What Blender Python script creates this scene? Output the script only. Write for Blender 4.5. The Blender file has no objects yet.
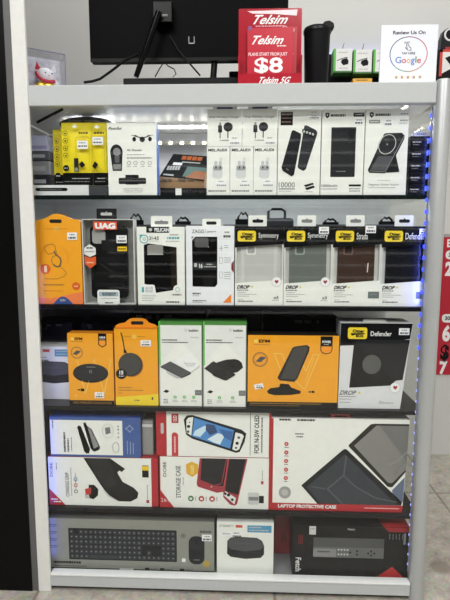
import bpy, math, random
from mathutils import Vector, Matrix
random.seed(4)
S = bpy.context.scene
COL = S.collection
# ------------------------------------------------------------------ camera
CAM = Vector((0.0354, -1.1488, 0.9008)); PIT = .1289; YAW = .0381; ROL = .0021; F = 500.0
cd = bpy.data.cameras.new('camera'); cam = bpy.data.objects.new('camera', cd); COL.objects.link(cam)
cam.location = CAM; 
cd.sensor_fit = 'VERTICAL'; cd.sensor_height = 36; cd.lens = F*36/600; cd.clip_start = .02; cd.clip_end = 50
S.camera = cam
FW = Vector((-math.sin(YAW)*math.cos(PIT), math.cos(YAW)*math.cos(PIT), -math.sin(PIT)))
RT = Vector((math.cos(YAW), math.sin(YAW), 0)); UP = RT.cross(FW)
RT, UP = RT*math.cos(ROL)+UP*math.sin(ROL), UP*math.cos(ROL)-RT*math.sin(ROL)
def at(px, py, Y):
    """the place seen at a pixel of the photograph, at distance Y behind the cabinet front"""
    d = FW + RT*((px-225)/F) + UP*((300-py)/F)
    return CAM + d*((Y-CAM.y)/d.y)
M_ = Matrix((RT, UP, -FW)).transposed(); cam.rotation_euler = M_.to_euler()
def project(p):
    d = Vector(p)-CAM; k = d.dot(FW); return 225+F*d.dot(RT)/k, 300-F*d.dot(UP)/k
def Zm(ox, oy, s):
    return lambda *a: [(ox+x/s, oy+y/s) for x, y in a]
# ------------------------------------------------------------------ materials
K = 0.86
def lin(c): 
    c /= 255
    return c/12.92 if c <= .04045 else ((c+.055)/1.055)**2.4
MC = {}
def mt(c, rough=.5, metal=0.0, vary=.06, scale=60, emit=0, spec=.5, coat=0):
    if max(c) < 70 and spec == .5: spec = .16
    key = (c, rough, metal, vary, scale, emit, spec, coat)
    if key in MC: return MC[key]
    m = bpy.data.materials.new('surface_%d_%d_%d' % c); m.use_nodes = True
    nt = m.node_tree; b = nt.nodes['Principled BSDF']
    col = [min(.88, lin(v)/K)*(.6 if max(c) < 60 and not emit else 1) for v in c]
    b.inputs['Roughness'].default_value = rough; b.inputs['Metallic'].default_value = metal
    b.inputs['Specular IOR Level'].default_value = spec
    b.inputs['Coat Weight'].default_value = coat; b.inputs['Coat Roughness'].default_value = .15
    if vary:
        tc = nt.nodes.new('ShaderNodeTexCoord'); n = nt.nodes.new('ShaderNodeTexNoise'); n.inputs['Scale'].default_value = scale
        mp = nt.nodes.new('ShaderNodeMapRange'); mp.inputs['To Min'].default_value = 1-vary; mp.inputs['To Max'].default_value = 1+vary
        mx = nt.nodes.new('ShaderNodeVectorMath'); mx.operation = 'SCALE'; mx.inputs[0].default_value = col
        nt.links.new(tc.outputs['Object'], n.inputs['Vector']); nt.links.new(n.outputs['Fac'], mp.inputs['Value'])
        nt.links.new(mp.outputs[0], mx.inputs['Scale']); nt.links.new(mx.outputs[0], b.inputs['Base Color'])
    else: b.inputs['Base Color'].default_value = (*col, 1)
    if emit:
        b.inputs['Emission Color'].default_value = (*[lin(v) for v in c], 1); b.inputs['Emission Strength'].default_value = emit
        m.cycles.emission_sampling = 'NONE'
    MC[key] = m
    return m
def clear(name, tint, gloss_f, rough=.03, gcol=(1, 1, 1)):
    m = bpy.data.materials.new(name); m.use_nodes = True; nt = m.node_tree; nt.nodes.clear()
    o = nt.nodes.new('ShaderNodeOutputMaterial'); t = nt.nodes.new('ShaderNodeBsdfTransparent'); t.inputs[0].default_value = (*tint, 1)
    g = nt.nodes.new('ShaderNodeBsdfGlossy'); g.inputs['Roughness'].default_value = rough; g.inputs[0].default_value = (*gcol, 1)
    f = nt.nodes.new('ShaderNodeFresnel'); f.inputs['IOR'].default_value = gloss_f
    gb = nt.nodes.new('ShaderNodeNewGeometry'); mu = nt.nodes.new('ShaderNodeMath'); mu.operation = 'MULTIPLY_ADD'; mu.inputs[1].default_value = -1; mu.inputs[2].default_value = 1; nt.links.new(gb.outputs['Backfacing'], mu.inputs[0])
    m2_ = nt.nodes.new('ShaderNodeMath'); m2_.operation = 'MULTIPLY'; nt.links.new(mu.outputs[0], m2_.inputs[0]); nt.links.new(f.outputs[0], m2_.inputs[1])
    x = nt.nodes.new('ShaderNodeMixShader'); nt.links.new(m2_.outputs[0], x.inputs[0]); nt.links.new(t.outputs[0], x.inputs[1]); nt.links.new(g.outputs[0], x.inputs[2])
    nt.links.new(x.outputs[0], o.inputs[0])
    return m
GLASS = clear('pane_glass', (.98, .99, .985), 1.5)
FILM = clear('clear_film', (.96, .96, .96), 1.3, .08)
ACRYL = clear('clear_acrylic', (.93, .93, .95), 1.4, .05)
W = mt((222, 222, 216), .45); BK = mt((16, 16, 18), .4); DK = mt((42, 42, 44), .45); GY = mt((120, 120, 120)); LG = mt((178, 178, 176))
TX = mt((70, 70, 72), .6, vary=0); TL = mt((140, 140, 140), .6, vary=0); INK = mt((24, 24, 26), .6, vary=0); WT = mt((235, 235, 232), .5, vary=0)
OR = mt((250, 152, 26), .45); YE = mt((226, 205, 26), .35); RED = mt((176, 24, 40), .4); GOLD = mt((240, 186, 28), .4)
ALU = mt((168, 170, 170), .36, .35, .03); SIL = mt((172, 175, 175), .5, 0, .03)
# ------------------------------------------------------------------ mesh builder
TXT = {}
def text_mesh(s, bold):
    k = (s, bold)
    if k in TXT: return TXT[k]
    cu = bpy.data.curves.new('lettering', 'FONT'); cu.body = s; cu.size = 1; cu.offset = bold; cu.resolution_u = 3
    o = bpy.data.objects.new('lettering', cu); COL.objects.link(o)
    me = o.evaluated_get(bpy.context.evaluated_depsgraph_get()).to_mesh()
    v = [(p.co.x, p.co.y) for p in me.vertices]; f = [tuple(p.vertices) for p in me.polygons]
    bpy.data.objects.remove(o); bpy.data.curves.remove(cu)
    x0 = min(p[0] for p in v); x1 = max(p[0] for p in v); y0 = min(p[1] for p in v); y1 = max(p[1] for p in v)
    v = [((p[0]-x0)/(x1-x0), (p[1]-y0)/(y1-y0)) for p in v]
    TXT[k] = (v, f); return TXT[k]
def link(o, parent=None):
    COL.objects.link(o)
    if parent: o.parent = parent
    return o
class MB:
    def __init__(s): s.v = []; s.f = []; s.mi = []; s.m = []
    def _m(s, m):
        if m not in s.m: s.m.append(m)
        return s.m.index(m)
    def add(s, v, f, m):
        b = len(s.v); s.v += [tuple(p) for p in v]; i = s._m(m)
        for q in f: s.f.append(tuple(b+k for k in q)); s.mi.append(i)
        return s
    def box(s, x0, x1, y0, y1, z0, z1, m):
        v = [(x, y, z) for x in (x0, x1) for y in (y0, y1) for z in (z0, z1)]
        return s.add(v, [(0, 1, 3, 2), (4, 6, 7, 5), (0, 4, 5, 1), (2, 3, 7, 6), (0, 2, 6, 4), (1, 5, 7, 3)], m)
    def prism(s, pts, y0, y1, m):
        n = len(pts)
        ar = sum(pts[i][0]*pts[(i+1) % n][1]-pts[(i+1) % n][0]*pts[i][1] for i in range(n))
        if ar < 0: pts = pts[::-1]
        v = [(p[0], y0, p[1]) for p in pts]+[(p[0], y1, p[1]) for p in pts]
        f = [tuple(range(n)), tuple(range(2*n-1, n-1, -1))]+[(i, i+n, (i+1) % n+n, (i+1) % n) for i in range(n)]
        return s.add(v, f, m)
    def flat(s, pts, y, m):
        n = len(pts)
        ar = sum(pts[i][0]*pts[(i+1) % n][1]-pts[(i+1) % n][0]*pts[i][1] for i in range(n))
        if ar < 0: pts = pts[::-1]
        return s.add([(p[0], y, p[1]) for p in pts], [tuple(range(n))], m)
    def tube(s, path, r, m, n=8):
        path = [Vector(p) for p in path]; v = []; f = []
        for i, p in enumerate(path):
            t = (path[min(i+1, len(path)-1)]-path[max(i-1, 0)]).normalized()
            a = t.cross(Vector((0, 0, 1)) if abs(t.z) < .9 else Vector((1, 0, 0))).normalized(); b = t.cross(a)
            rr = r[i] if isinstance(r, (list, tuple)) else r
            v += [p+a*rr*math.cos(2*math.pi*k/n)+b*rr*math.sin(2*math.pi*k/n) for k in range(n)]
        for i in range(len(path)-1):
            f += [(i*n+k, i*n+(k+1) % n, (i+1)*n+(k+1) % n, (i+1)*n+k) for k in range(n)]
        f += [tuple(range(n-1, -1, -1)), tuple(range((len(path)-1)*n, len(path)*n))]
        return s.add(v, f, m)
    def lathe(s, prof, c, m, n=32):
        v = []; f = []
        for r, z in prof: v += [(c[0]+r*math.cos(2*math.pi*k/n), c[1]+r*math.sin(2*math.pi*k/n), c[2]+z) for k in range(n)]
        for i in range(len(prof)-1): f += [(i*n+k, i*n+(k+1) % n, (i+1)*n+(k+1) % n, (i+1)*n+k) for k in range(n)]
        f += [tuple(range(n-1, -1, -1)), tuple(range((len(prof)-1)*n, len(prof)*n))]
        return s.add(v, f, m)
    def ball(s, c, r, m, n=16, k=10, rot=None):
        v = []; f = []
        for i in range(k+1):
            t = math.pi*i/k
            for j in range(n):
                a = 2*math.pi*j/n; p = Vector((r[0]*math.sin(t)*math.cos(a), r[1]*math.sin(t)*math.sin(a), r[2]*math.cos(t)))
                if rot: p = Matrix.Rotation(rot, 3, 'Y') @ p
                v.append(p+Vector(c))
        for i in range(k): f += [(i*n+j, (i+1)*n+j, (i+1)*n+(j+1) % n, i*n+(j+1) % n) for j in range(n)]
        return s.add(v, f, m)
    def build(s, name, parent=None, loc=(0, 0, 0), smooth=False, bevel=0):
        me = bpy.data.meshes.new(name); me.from_pydata(s.v, [], s.f)
        for m in s.m: me.materials.append(m)
        me.polygons.foreach_set('material_index', s.mi)
        if smooth: me.polygons.foreach_set('use_smooth', [True]*len(s.f))
        me.update()
        o = link(bpy.data.objects.new(name, me), parent); o.location = loc
        if smooth:
            e = o.modifiers.new('split', 'EDGE_SPLIT'); e.split_angle = math.radians(40)
        if bevel:
            b = o.modifiers.new('bevel', 'BEVEL'); b.width = bevel; b.segments = 2; b.limit_method = 'ANGLE'
        return o
def tag(o, label=None, cat=None, group=None, kind=None):
    for k, v in (('label', label), ('category', cat), ('group', group), ('kind', kind)):
        if v: o[k] = v
    return o
def empty(name, loc, label, cat, group=None, rz=0):
    o = link(bpy.data.objects.new(name, None)); o.location = loc; o.rotation_euler.z = rz; o.empty_display_size = .02
    return tag(o, label, cat, group)
def dup(r, loc, label):
    c = r.copy(); COL.objects.link(c); c.location = loc; c['label'] = label
    for ch in list(r.children):
        d = ch.copy(); COL.objects.link(d); d.parent = c
        for g in list(ch.children):
            e = g.copy(); COL.objects.link(e); e.parent = d
    return c
LAY = .00035
class Pack:
    """a package whose front face covers the photo rectangle px; graphics are given in photo coordinates and laid on that face"""
    def __init__(s, name, label, cat, px, Y=.032, depth=.03, zb=None, group=None, rz=0):
        x0, y0, x1, y1 = px; ym = (y0+y1)/2; xm = (x0+x1)/2
        s.w = at(x1, ym, Y).x-at(x0, ym, Y).x; X = at(xm, ym, Y).x
        if zb is not None and (1.2 < zb < 1.3 or zb == ZB): y1 = project((X, Y, zb))[1]; px = (x0, y0, x1, y1)
        zt = at(xm, y0, Y).z; s.zb = at(xm, y1, Y).z if zb is None else zb; s.h = zt-s.zb; s.zt = zt
        s.px = px; s.d = depth; s.Y = Y
        s.root = empty(name, (X, Y, s.zb), label, cat, group, rz); s.p = {}; s.lab = {}; s.up = {}
    def L(s, x, y):
        x0, y0, x1, y1 = s.px
        return ((x-(x0+x1)/2)/(x1-x0)*s.w, (y1-y)/(y1-y0)*s.h)
    def part(s, n, label=None, under=None):
        if n not in s.p: s.p[n] = MB()
        if label: s.lab[n] = label
        if under: s.up[n] = under
        return s.p[n]
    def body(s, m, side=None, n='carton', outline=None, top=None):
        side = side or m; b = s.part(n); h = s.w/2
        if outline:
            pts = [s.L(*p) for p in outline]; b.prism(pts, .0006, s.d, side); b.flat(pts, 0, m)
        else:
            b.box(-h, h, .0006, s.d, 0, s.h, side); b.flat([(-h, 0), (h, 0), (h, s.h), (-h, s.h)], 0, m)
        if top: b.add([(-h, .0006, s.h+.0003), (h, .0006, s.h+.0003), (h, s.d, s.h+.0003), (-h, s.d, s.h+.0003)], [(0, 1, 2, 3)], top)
    def poly(s, n, pts, m, lay=1): s.part(n).flat([s.L(*p) for p in pts], -lay*LAY, m)
    def rect(s, n, x0, y0, x1, y1, m, lay=1): s.poly(n, [(x0, y0), (x1, y0), (x1, y1), (x0, y1)], m, lay)
    def rrect(s, n, x0, y0, x1, y1, r, m, lay=1, k=5):
        s.poly(n, rr(x0, y0, x1, y1, r, k), m, lay)
    def circ(s, n, cx, cy, rx, m, lay=1, ry=None, k=28):
        ry = ry or rx
        s.poly(n, [(cx+rx*math.cos(2*math.pi*i/k), cy+ry*math.sin(2*math.pi*i/k)) for i in range(k)], m, lay)
    def line(s, n, pts, w, m, lay=1, closed=False):
        if closed: pts = pts+[pts[0]]
        for a, b in zip(pts, pts[1:]):
            dx, dy = b[0]-a[0], b[1]-a[1]; q = math.hypot(dx, dy) or 1; ux, uy = -dy/q*w/2, dx/q*w/2
            s.poly(n, [(a[0]+ux, a[1]+uy), (b[0]+ux, b[1]+uy), (b[0]-ux, b[1]-uy), (a[0]-ux, a[1]-uy)], m, lay)
    def ring(s, n, cx, cy, r, w, m, lay=1, ry=None, k=24, a0=0, a1=360):
        ry = ry or r; A = [math.radians(a0+(a1-a0)*i/k) for i in range(k+1)]
        s.line(n, [(cx+r*math.cos(a), cy+ry*math.sin(a)) for a in A], w, m, lay)
    def text(s, n, t, x0, y0, x1, y1, m, lay=1, bold=.015, shear=0, rot=0):
        v, f = text_mesh(t, bold); P = []
        for u, q in v:
            if rot == 0: u = u*(1-shear)+shear*q; x = x0+u*(x1-x0); y = y1-q*(y1-y0)
            elif rot == 90: x = x1-(1-q)*0-(q)*(x1-x0); x = x1-q*(x1-x0); y = y1-u*(y1-y0)
            else: x = x0+q*(x1-x0); y = y0+u*(y1-y0)
            l = s.L(x, y); P.append((l[0], -lay*LAY, l[1]))
        if rot == 90: pass
        s.part(n).add(P, f, m)
    def dash(s, n, x0, y, x1, h, m, lay=1, vert=False):
        x = x0
        while x < x1-.3:
            w = min(random.uniform(.8, 2.6), x1-x)
            if vert: s.rect(n, y, x, y+h, x+w, m, lay)
            else: s.rect(n, x, y, x+w, y+h, m, lay)
            x += w+random.uniform(.35, .6)
    def price(s, x0, y0, x1, y1):
        n = 'price_sticker'; s.part(n)
        k = sum(1 for q in s.p if q.startswith(n)); 
        s.rect(n, x0, y0, x1, y1, WT, 3); hh = (y1-y0)
        s.dash(n, x0+(x1-x0)*.25, y0+hh*.2, x1-(x1-x0)*.2, hh*.18, TL, 4); s.dash(n, x0+(x1-x0)*.12, y0+hh*.6, x1-(x1-x0)*.1, hh*.25, TX, 4)
    def tab(s, x0, y0, x1, y1, m, slot, sm=None, euro=True):
        n = 'hang_tab'; b = s.part(n); pts = [s.L(*p) for p in rr(x0, y0, x1, y1+.3, 1, 2)]
        b.prism(pts, .008, .0095, m)
        a0, b0, a1, b1 = slot; sm = sm or DK
        b.flat([s.L(*p) for p in rr(a0, b0, a1, b1, (b1-b0)/2.2, 3)], .0077, sm)
        if euro: b.flat([s.L(*p) for p in [((a0+a1)/2-1.6, b0+.5), ((a0+a1)/2, b0-1.3), ((a0+a1)/2+1.6, b0+.5)]], .0077, sm)
    def done(s, smooth=()):
        o = {}
        for n, b in s.p.items():
            par = s.root if n not in s.up else o[s.up[n]]
            o[n] = b.build(n, par, smooth=n in smooth)
            if n in s.lab: o[n]['label'] = s.lab[n]
        s.o = o
        return s
def rr(x0, y0, x1, y1, r, k=5):
    out = []
    for cx, cy, a in ((x1-r, y1-r, 0), (x0+r, y1-r, 90), (x0+r, y0+r, 180), (x1-r, y0+r, 270)):
        for i in range(k+1):
            t = math.radians(a+90*i/k); out.append((cx+r*math.cos(t), cy+r*math.sin(t)))
    return out
def rotp(pts, c, deg):
    a = math.radians(deg); return [(c[0]+(x-c[0])*math.cos(a)-(y-c[1])*math.sin(a), c[1]+(x-c[0])*math.sin(a)+(y-c[1])*math.cos(a)) for x, y in pts]
# ------------------------------------------------------------------ the shop around the cabinet
def struct(o): o['kind'] = 'structure'; return o
fm = bpy.data.materials.new('terrazzo_tiles'); fm.use_nodes = True; nt = fm.node_tree; b = nt.nodes['Principled BSDF']
def N(t, **k):
    n = nt.nodes.new(t)
    for a, v in k.items(): n.inputs[a.replace('_', ' ')].default_value = v
    return n
geo = N('ShaderNodeNewGeometry'); n1 = N('ShaderNodeTexNoise', Scale=16, Detail=9, Roughness=.78); n2 = N('ShaderNodeTexVoronoi', Scale=160)
cr = nt.nodes.new('ShaderNodeValToRGB'); cr.color_ramp.elements[0].position = .3; cr.color_ramp.elements[0].color = (.27, .25, .21, 1)
cr.color_ramp.elements[1].position = .75; cr.color_ramp.elements[1].color = (.68, .645, .565, 1)
br = N('ShaderNodeTexBrick', Scale=1.0, Mortar_Size=.004, Brick_Width=.6, Row_Height=.6); br.offset = 0
br.inputs['Color1'].default_value = br.inputs['Color2'].default_value = (1, 1, 1, 1); br.inputs['Mortar'].default_value = (.55, .53, .5, 1)
mpn = nt.nodes.new('ShaderNodeMapping'); onfloor = lambda x, y: (lambda d: CAM+d*(CAM.z/-d.z))(FW+RT*((x-225)/F)+UP*((300-y)/F)); J = onfloor(436, 493); mpn.inputs['Location'].default_value = (-J.x+1.2, -J.y+1.2, 0)
m1 = nt.nodes.new('ShaderNodeMix'); m1.data_type = 'RGBA'; m1.blend_type = 'MULTIPLY'; m1.inputs[0].default_value = 1
m2 = nt.nodes.new('ShaderNodeMix'); m2.data_type = 'RGBA'; m2.blend_type = 'MULTIPLY'; m2.inputs[0].default_value = .25
m3 = nt.nodes.new('ShaderNodeMix'); m3.data_type = 'RGBA'; m3.inputs[7].default_value = (.20, .17, .13, 1)
stain = onfloor(441, 567)
vd = nt.nodes.new('ShaderNodeVectorMath'); vd.operation = 'DISTANCE'; vd.inputs[1].default_value = (stain.x, stain.y, 0)
sm_ = nt.nodes.new('ShaderNodeMapRange'); sm_.inputs['From Min'].default_value = .022; sm_.inputs['From Max'].default_value = .034; sm_.inputs['To Min'].default_value = .7; sm_.inputs['To Max'].default_value = 0
for a, c in ((geo.outputs['Position'], n1.inputs['Vector']), (geo.outputs['Position'], n2.inputs['Vector']), (geo.outputs['Position'], mpn.inputs['Vector']), (mpn.outputs[0], br.inputs['Vector']),
             (n1.outputs['Fac'], cr.inputs[0]), (cr.outputs[0], m1.inputs[6]), (br.outputs['Color'], m1.inputs[7]), (m1.outputs[2], m2.inputs[6]), (n2.outputs['Color'], m2.inputs[7]),
             (geo.outputs['Position'], vd.inputs[0]), (vd.outputs['Value'], sm_.inputs['Value']), (sm_.outputs[0], m3.inputs[0]), (m2.outputs[2], m3.inputs[6]), (m3.outputs[2], b.inputs['Base Color'])):
    nt.links.new(a, c)
b.inputs['Roughness'].default_value = .45
WALL = mt((196, 196, 193), .7, vary=.03, scale=2); BW = .86
struct(MB().box(-2.5, 2.5, -3, BW+.1, -.06, 0, fm).build('floor'))
struct(MB().box(-2.5, 2.5, BW, BW+.1, 0, 2.75, WALL).build('wall_back'))
struct(MB().box(-2.5, 2.5, -3, BW+.1, 2.75, 2.85, mt((225, 225, 222), .8)).build('ceiling'))
struct(MB().box(2.5, 2.6, -3, BW+.1, 0, 2.75, WALL).build('wall_right'))
sl = MB(); sl.box(-2.5, 2.5, -3.1, -3, 0, 2.75, mt((48, 48, 50), .6))
zz = .25
while zz < 2.3:
    sl.box(-1.1, 1.5, -2.995, -2.975, zz, zz+.014, mt((250, 250, 250), .4)); zz += .1
struct(sl.build('wall_front'))
# left: black glossy pillar, dark seam, pale upright
xl = lambda px, py, Y: at(px, py, Y).x
pL, pR = -.482, -.45
struct(MB().box(pL, pR, 0, .009, 0, 1.9, mt((206, 206, 202), .5)).build('trim_1', bevel=.002))
struct(MB().box(pL-.016, pL, .002, .009, 0, 1.9, mt((84, 84, 84), .5)).build('trim_2'))
struct(MB().box(-2.5, pL-.016, .0, .009, 0, 2.75, mt((12, 11, 11), .35, spec=.12)).build('wall_left'))
# ------------------------------------------------------------------ cabinet
ZT = 1.1869; ZTOP = at(225, 83.4, 0).z
Sz = [at(225, y, .026).z for y in (194.8, 305.6, 407.8, 510.2)]; ZB = .040
cab = empty('display_cabinet', (0, .2, 0), 'tall aluminium framed glass display cabinet full of boxed accessories', 'display cabinet')
def cpart(n, mb, lab=None, **k):
    o = mb.build(n, cab, (0, -.2, 0), **k)
    if lab: o['label'] = lab
    return o
XR = .45; CD = .40
cpart('top_rail', MB().box(pR, XR, 0, .022, ZT, ZTOP, SIL), bevel=.002)
r = MB().box(pR, XR, 0, .022, .016, .045, SIL); r.box(pR, XR, -.002, .022, .045, .0505, mt((205, 206, 205), .35)); cpart('bottom_rail', r, bevel=.0015)  # lip coloured paler as the rail's bright highlight
pr = [(.0, 0), (.0184, 0), (.0184, ZTOP), (.0176, ZTOP+.004), (.012, ZTOP+.007), (0.001, ZTOP+.008)]
cpart('post', MB().lathe(pr[1:], (XR+.0178, .0122, 0), ALU, 28), 'round aluminium corner post', smooth=True)
cpart('front_glass', MB().box(pR, XR, .010, .014, .0515, ZT-.001, GLASS), 'clear front pane')
cpart('side_panel', MB().box(-.560, -.556, .012, CD, .05, ZT+.01, mt((150, 150, 152), .5)))
cpart('side_glass', MB().box(XR+.021, XR+.025, .038, CD, .064, ZT+.01, GLASS), 'clear side pane')
cpart('back_panel', MB().box(-.560, XR+.025, CD+.001, CD+.012, .05, 1.2, mt((186, 186, 187), .5)))
cpart('top_board', MB().box(-.560, XR+.025, .0225, CD+.012, 1.2055, ZTOP-.002, mt((228, 228, 228), .4)))
cpart('base_board', MB().box(-.5555, XR+.0205,     .0225, CD, .02, ZB-.002, mt((120, 120, 124), .4)))
EDG = mt((22, 32, 30), .25); SHM = clear('shelf_glass', (.78, .81, .80), 1.45)
for i, z in enumerate(Sz):
    m = MB().box(-.5555, XR+.0205, .0255, CD-.005, z-.006, z-.0008, SHM if i < 1 else mt((30, 30, 33), .25)); m.box(-.5555, XR+.0205, .0235, .0252, z-.0105, z-.0008, EDG if i < 1 else mt((26, 26, 29), .3))
    cpart('shelf', m)
LEDW = mt((255, 250, 240), emit=14, vary=0); LEDB = mt((40, 60, 255), emit=3, vary=0); LEDb = mt((150, 155, 255), emit=1.2, vary=0)
def leds(o, pts, dx, dy, dz, m):
    me = None
    for p in pts:
        if me is None: me = MB().box(-dx, dx, -dy, dy, -dz, dz, m).build('led', o, p)
        else: c = me.copy(); COL.objects.link(c); c.location = p
def led_row(y, z, dx, name='led_strip'):
    o = cpart(name, MB().box(-.47, .44, y, y+.003, z-.005, z+.005, mt((210, 205, 190), .3)), 'strip of white lights across the cabinet')
    leds(o, [(-.455+dx*i, y-.0008, z) for i in range(int(.88/dx))], .0036, .0008, .0034, LEDW)
p = at(180, 127, .25); led_row(.25, p.z, .0315)
p = at(180, 143, .39); led_row(.39, p.z, .0335)
# strip running back under the roof on the right
o = cpart('led_strip', MB().box(.405, .417, .04, .39, 1.200, 1.2045, mt((210, 205, 190), .3)), 'strip of white lights running front to back')
leds(o, [(.411, .06+.024*i, 1.199) for i in range(14)], .0025, .003, .001, LEDW)
for side in (-1, 1):
    x = XR-.0016 if side > 0 else pR-.008
    o = cpart('led_strip', MB().box(x-.001, x+.001, .0165, .0195, .07, ZT-.004, mt((120, 124, 150), .3)), 'upright strip of blue lights')
    if side > 0:
        zs = [.09+.0262*i for i in range(42)]
        leds(o, [(x-.0026, .0180, z) for z in zs if z > .62], .0016, .0015, .0042, LEDB); leds(o, [(x-.0016, .0180, z) for z in zs if z <= .62], .0006, .0015, .0026, LEDb)
# ------------------------------------------------------------------ row one
def ch(v, k): return tuple(min(255, int(x*k)) for x in v)
z1 = Sz[0]
def pouch(label, px, Y, icons, disc, hole, sticker, title, shade):
    p = Pack('accessory_pouch', label, 'pouch', px, Y, .012, z1+.024, 'yellow accessory pouches')
    x0, y0, x1, y1 = px; r = p.part('pouch'); hw = p.w/2
    # soft bag: bulges in the middle
    nx, ny = 8, 10; vf = []; ff = []
    for j in range(ny+1):
        for i in range(nx+1):
            u, v = i/nx, j/ny; bl = math.sin(math.pi*u)*math.sin(math.pi*min(1, v*1.1))*.004 if v < .91 else 0
            vf.append((-hw+u*p.w, .006-bl, v*p.h))
    for j in range(ny):
        for i in range(nx): ff.append((j*(nx+1)+i, j*(nx+1)+i+1, (j+1)*(nx+1)+i+1, (j+1)*(nx+1)+i))
    split = 2 if y1-172 > 5 else 0
    r.add(vf, ff[split*nx:], shade); 
    if split: r.add(vf, ff[:split*nx], BK)
    r.add([(a[0], .010, a[2]) for a in vf], [q[::-1] for q in ff], shade)
    OFF = 14
    if split:
        p.dash('pouch', x0+(x1-x0)*.35, y1-6.5, x1-2, .8, LG, OFF); p.dash('pouch', x0+3, y1-3.5, x1-2, .7, GY, OFF)
    if icons:
        for yy in icons[1]:
            p.ring('pouch', icons[0], yy, 2.3, .55, mt((96, 84, 20), vary=0), OFF); p.rect('pouch', icons[0]-.9, yy-.6, icons[0]+.9, yy+.9, mt((60, 54, 20), vary=0), OFF)
    if disc: p.circ('pouch', disc[0], disc[1], 3.1, INK, OFF); p.dash('pouch', disc[0]-2, disc[1]-.4, disc[0]+2, .7, LG, OFF+1)
    if hole: p.poly('pouch', [(hole[0]+a*1.0, hole[1]+q) for a, q in ((-2.8, 0), (-1.2, -1), (0, -2), (1.2, -1), (2.8, 0), (1.2, 1.2), (-1.2, 1.2))], W, OFF)
    if title: p.dash('pouch', title[0], title[1], title[2], 1.9, mt((84, 70, 12), vary=0), OFF)
    if sticker:
        p.line('pouch', rr(sticker[0]-1.5, sticker[1]-3.5, sticker[2]+1.2, 169, 2), .5, mt((190, 170, 20), vary=0), OFF, True)
        n = 'price_sticker'; p.rect(n, *sticker, WT, 16); p.dash(n, sticker[0]+2, sticker[1]+1.5, sticker[2]-2, 1, TL, 17); p.dash(n, sticker[0]+1, sticker[1]+4.5, sticker[2]-1, 1.3, TX, 17)
    return p
p = pouch('yellow pouch half hidden at the back, lowest of the yellow ones', (52.6, 129, 84, 180), .058, (57.6, (140, 147, 154, 160.5)), (58, 171.3), None, None, None, mt((204, 184, 22), .35)); p.done(('pouch',))
p = pouch('yellow pouch with a column of icons, beside the half-hidden one', (61.3, 122, 91.6, 182), .040, (66.4, (133, 140, 147, 154)), (66.2, 166), (76, 126.6), (78.2, 140, 88.8, 147.8), (80, 131.8, 89), YE)
p.rect('pouch', 74.4, 156.5, 78.8, 169.5, DK, 15); p.rect('pouch', 75, 165.5, 78, 169, GY, 16)
p.poly('pouch', [(82.3, 159.2), (85.6, 163), (82.3, 166), (79, 162.5)], INK, 15); p.done(('pouch',))
p = pouch('yellow pouch touching the tall white drone card reader box', (91.9, 122, 107, 181), .040, None, None, (98, 127), (93.4, 136.2, 104, 143.6), (95, 131.5, 105), YE)
p.poly('pouch', [(95.3, 158.8), (98.4, 162), (95.3, 166.4), (92.3, 163.5)], INK, 15); p.poly('pouch', [(97.5, 167), (99, 163), (102.5, 167)], mt((190, 170, 20)), 15); p.done(('pouch',))
# card reader box
p = Pack('card_reader_box', 'white upright card reader box with a small drone drawn top corner', 'box', (107.8, 122.6, 156.6, 193.8), .032, .035, z1)
p.body(W, mt((70, 110, 190), .4)); z = Zm(105, 115, 7.5)
p.text('carton', 'PhotoFast', 108.4, 126.6, 123.7, 129.4, INK, 1, .02, .12)
g = 'reader_picture'; p.part(g, 'printed picture of an oval card reader')
def shape(pk, pts, m, lay=1, n=None): pk.poly(n or g, pts, m, lay)
def blob(pk, f, cx, cy, rx, ry, m, lay=1, n=None):
    (a, b_), = f((cx, cy)); (c, d), = f((cx+rx, cy+ry)); pk.circ(n or g, a, b_, c-a, m, lay, d-b_)
blob(p, z, 87, 275, 47, 60, DK); shape(p, z((42, 290), (132, 290), (125, 410), (56, 410)), DK, 1.2); blob(p, z, 90, 270, 28, 30, GY, 2); shape(p, z((60, 360), (120, 360), (118, 400), (62, 400)), GY, 2); shape(p, z((72, 300), (110, 300), (108, 350), (74, 350)), mt((80, 80, 82)), 2)
g = 'dongle_picture'; p.part(g, 'printed picture of a black dongle'); shape(p, rr(*z((98, 462))[0], *z((305, 508))[0], 1.2), DK); shape(p, rr(*z((150, 440))[0], *z((250, 512))[0], .8), mt((26, 26, 28)), 2); p.line(g, z((100, 485), (303, 485)), .5, GY, 3)
g = 'drone_picture'; p.part(g, 'printed picture of a small drone'); blob(p, z, 282, 180, 20, 20, INK)
for sx in (222, 340): blob(p, z, sx, 178, 14, 17, INK, 1.2); p.line(g, z((sx-22, 150), (sx+22, 150)), .5, TX); p.line(g, z((sx, 152), (282, 172)), 1, INK)
g = 'product_picture'; p.text('carton', '4K iReader', *z((165, 250))[0], *z((280, 265))[0], TX); p.dash('carton', *z((165, 288))[0], z((300, 0))[0][0], .7, TL); p.dash('carton', *z((165, 312))[0], z((350, 0))[0][0], .9, TX)
for q in (178, 228, 281, 335): (a, b_), = z((q, 352)); p.ring('carton', a, b_, 1.7, .4, TX); p.dash('carton', a-2.2, b_+3, a+2.2, .8, TL)
p.line('carton', rr(*z((135, 540))[0], *z((278, 568))[0], 1.4), .35, TL, 1, True); p.text('carton', 'Made for iPhone', *z((145, 546))[0], *z((270, 562))[0], TL, 1, 0)
p.done()
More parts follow.
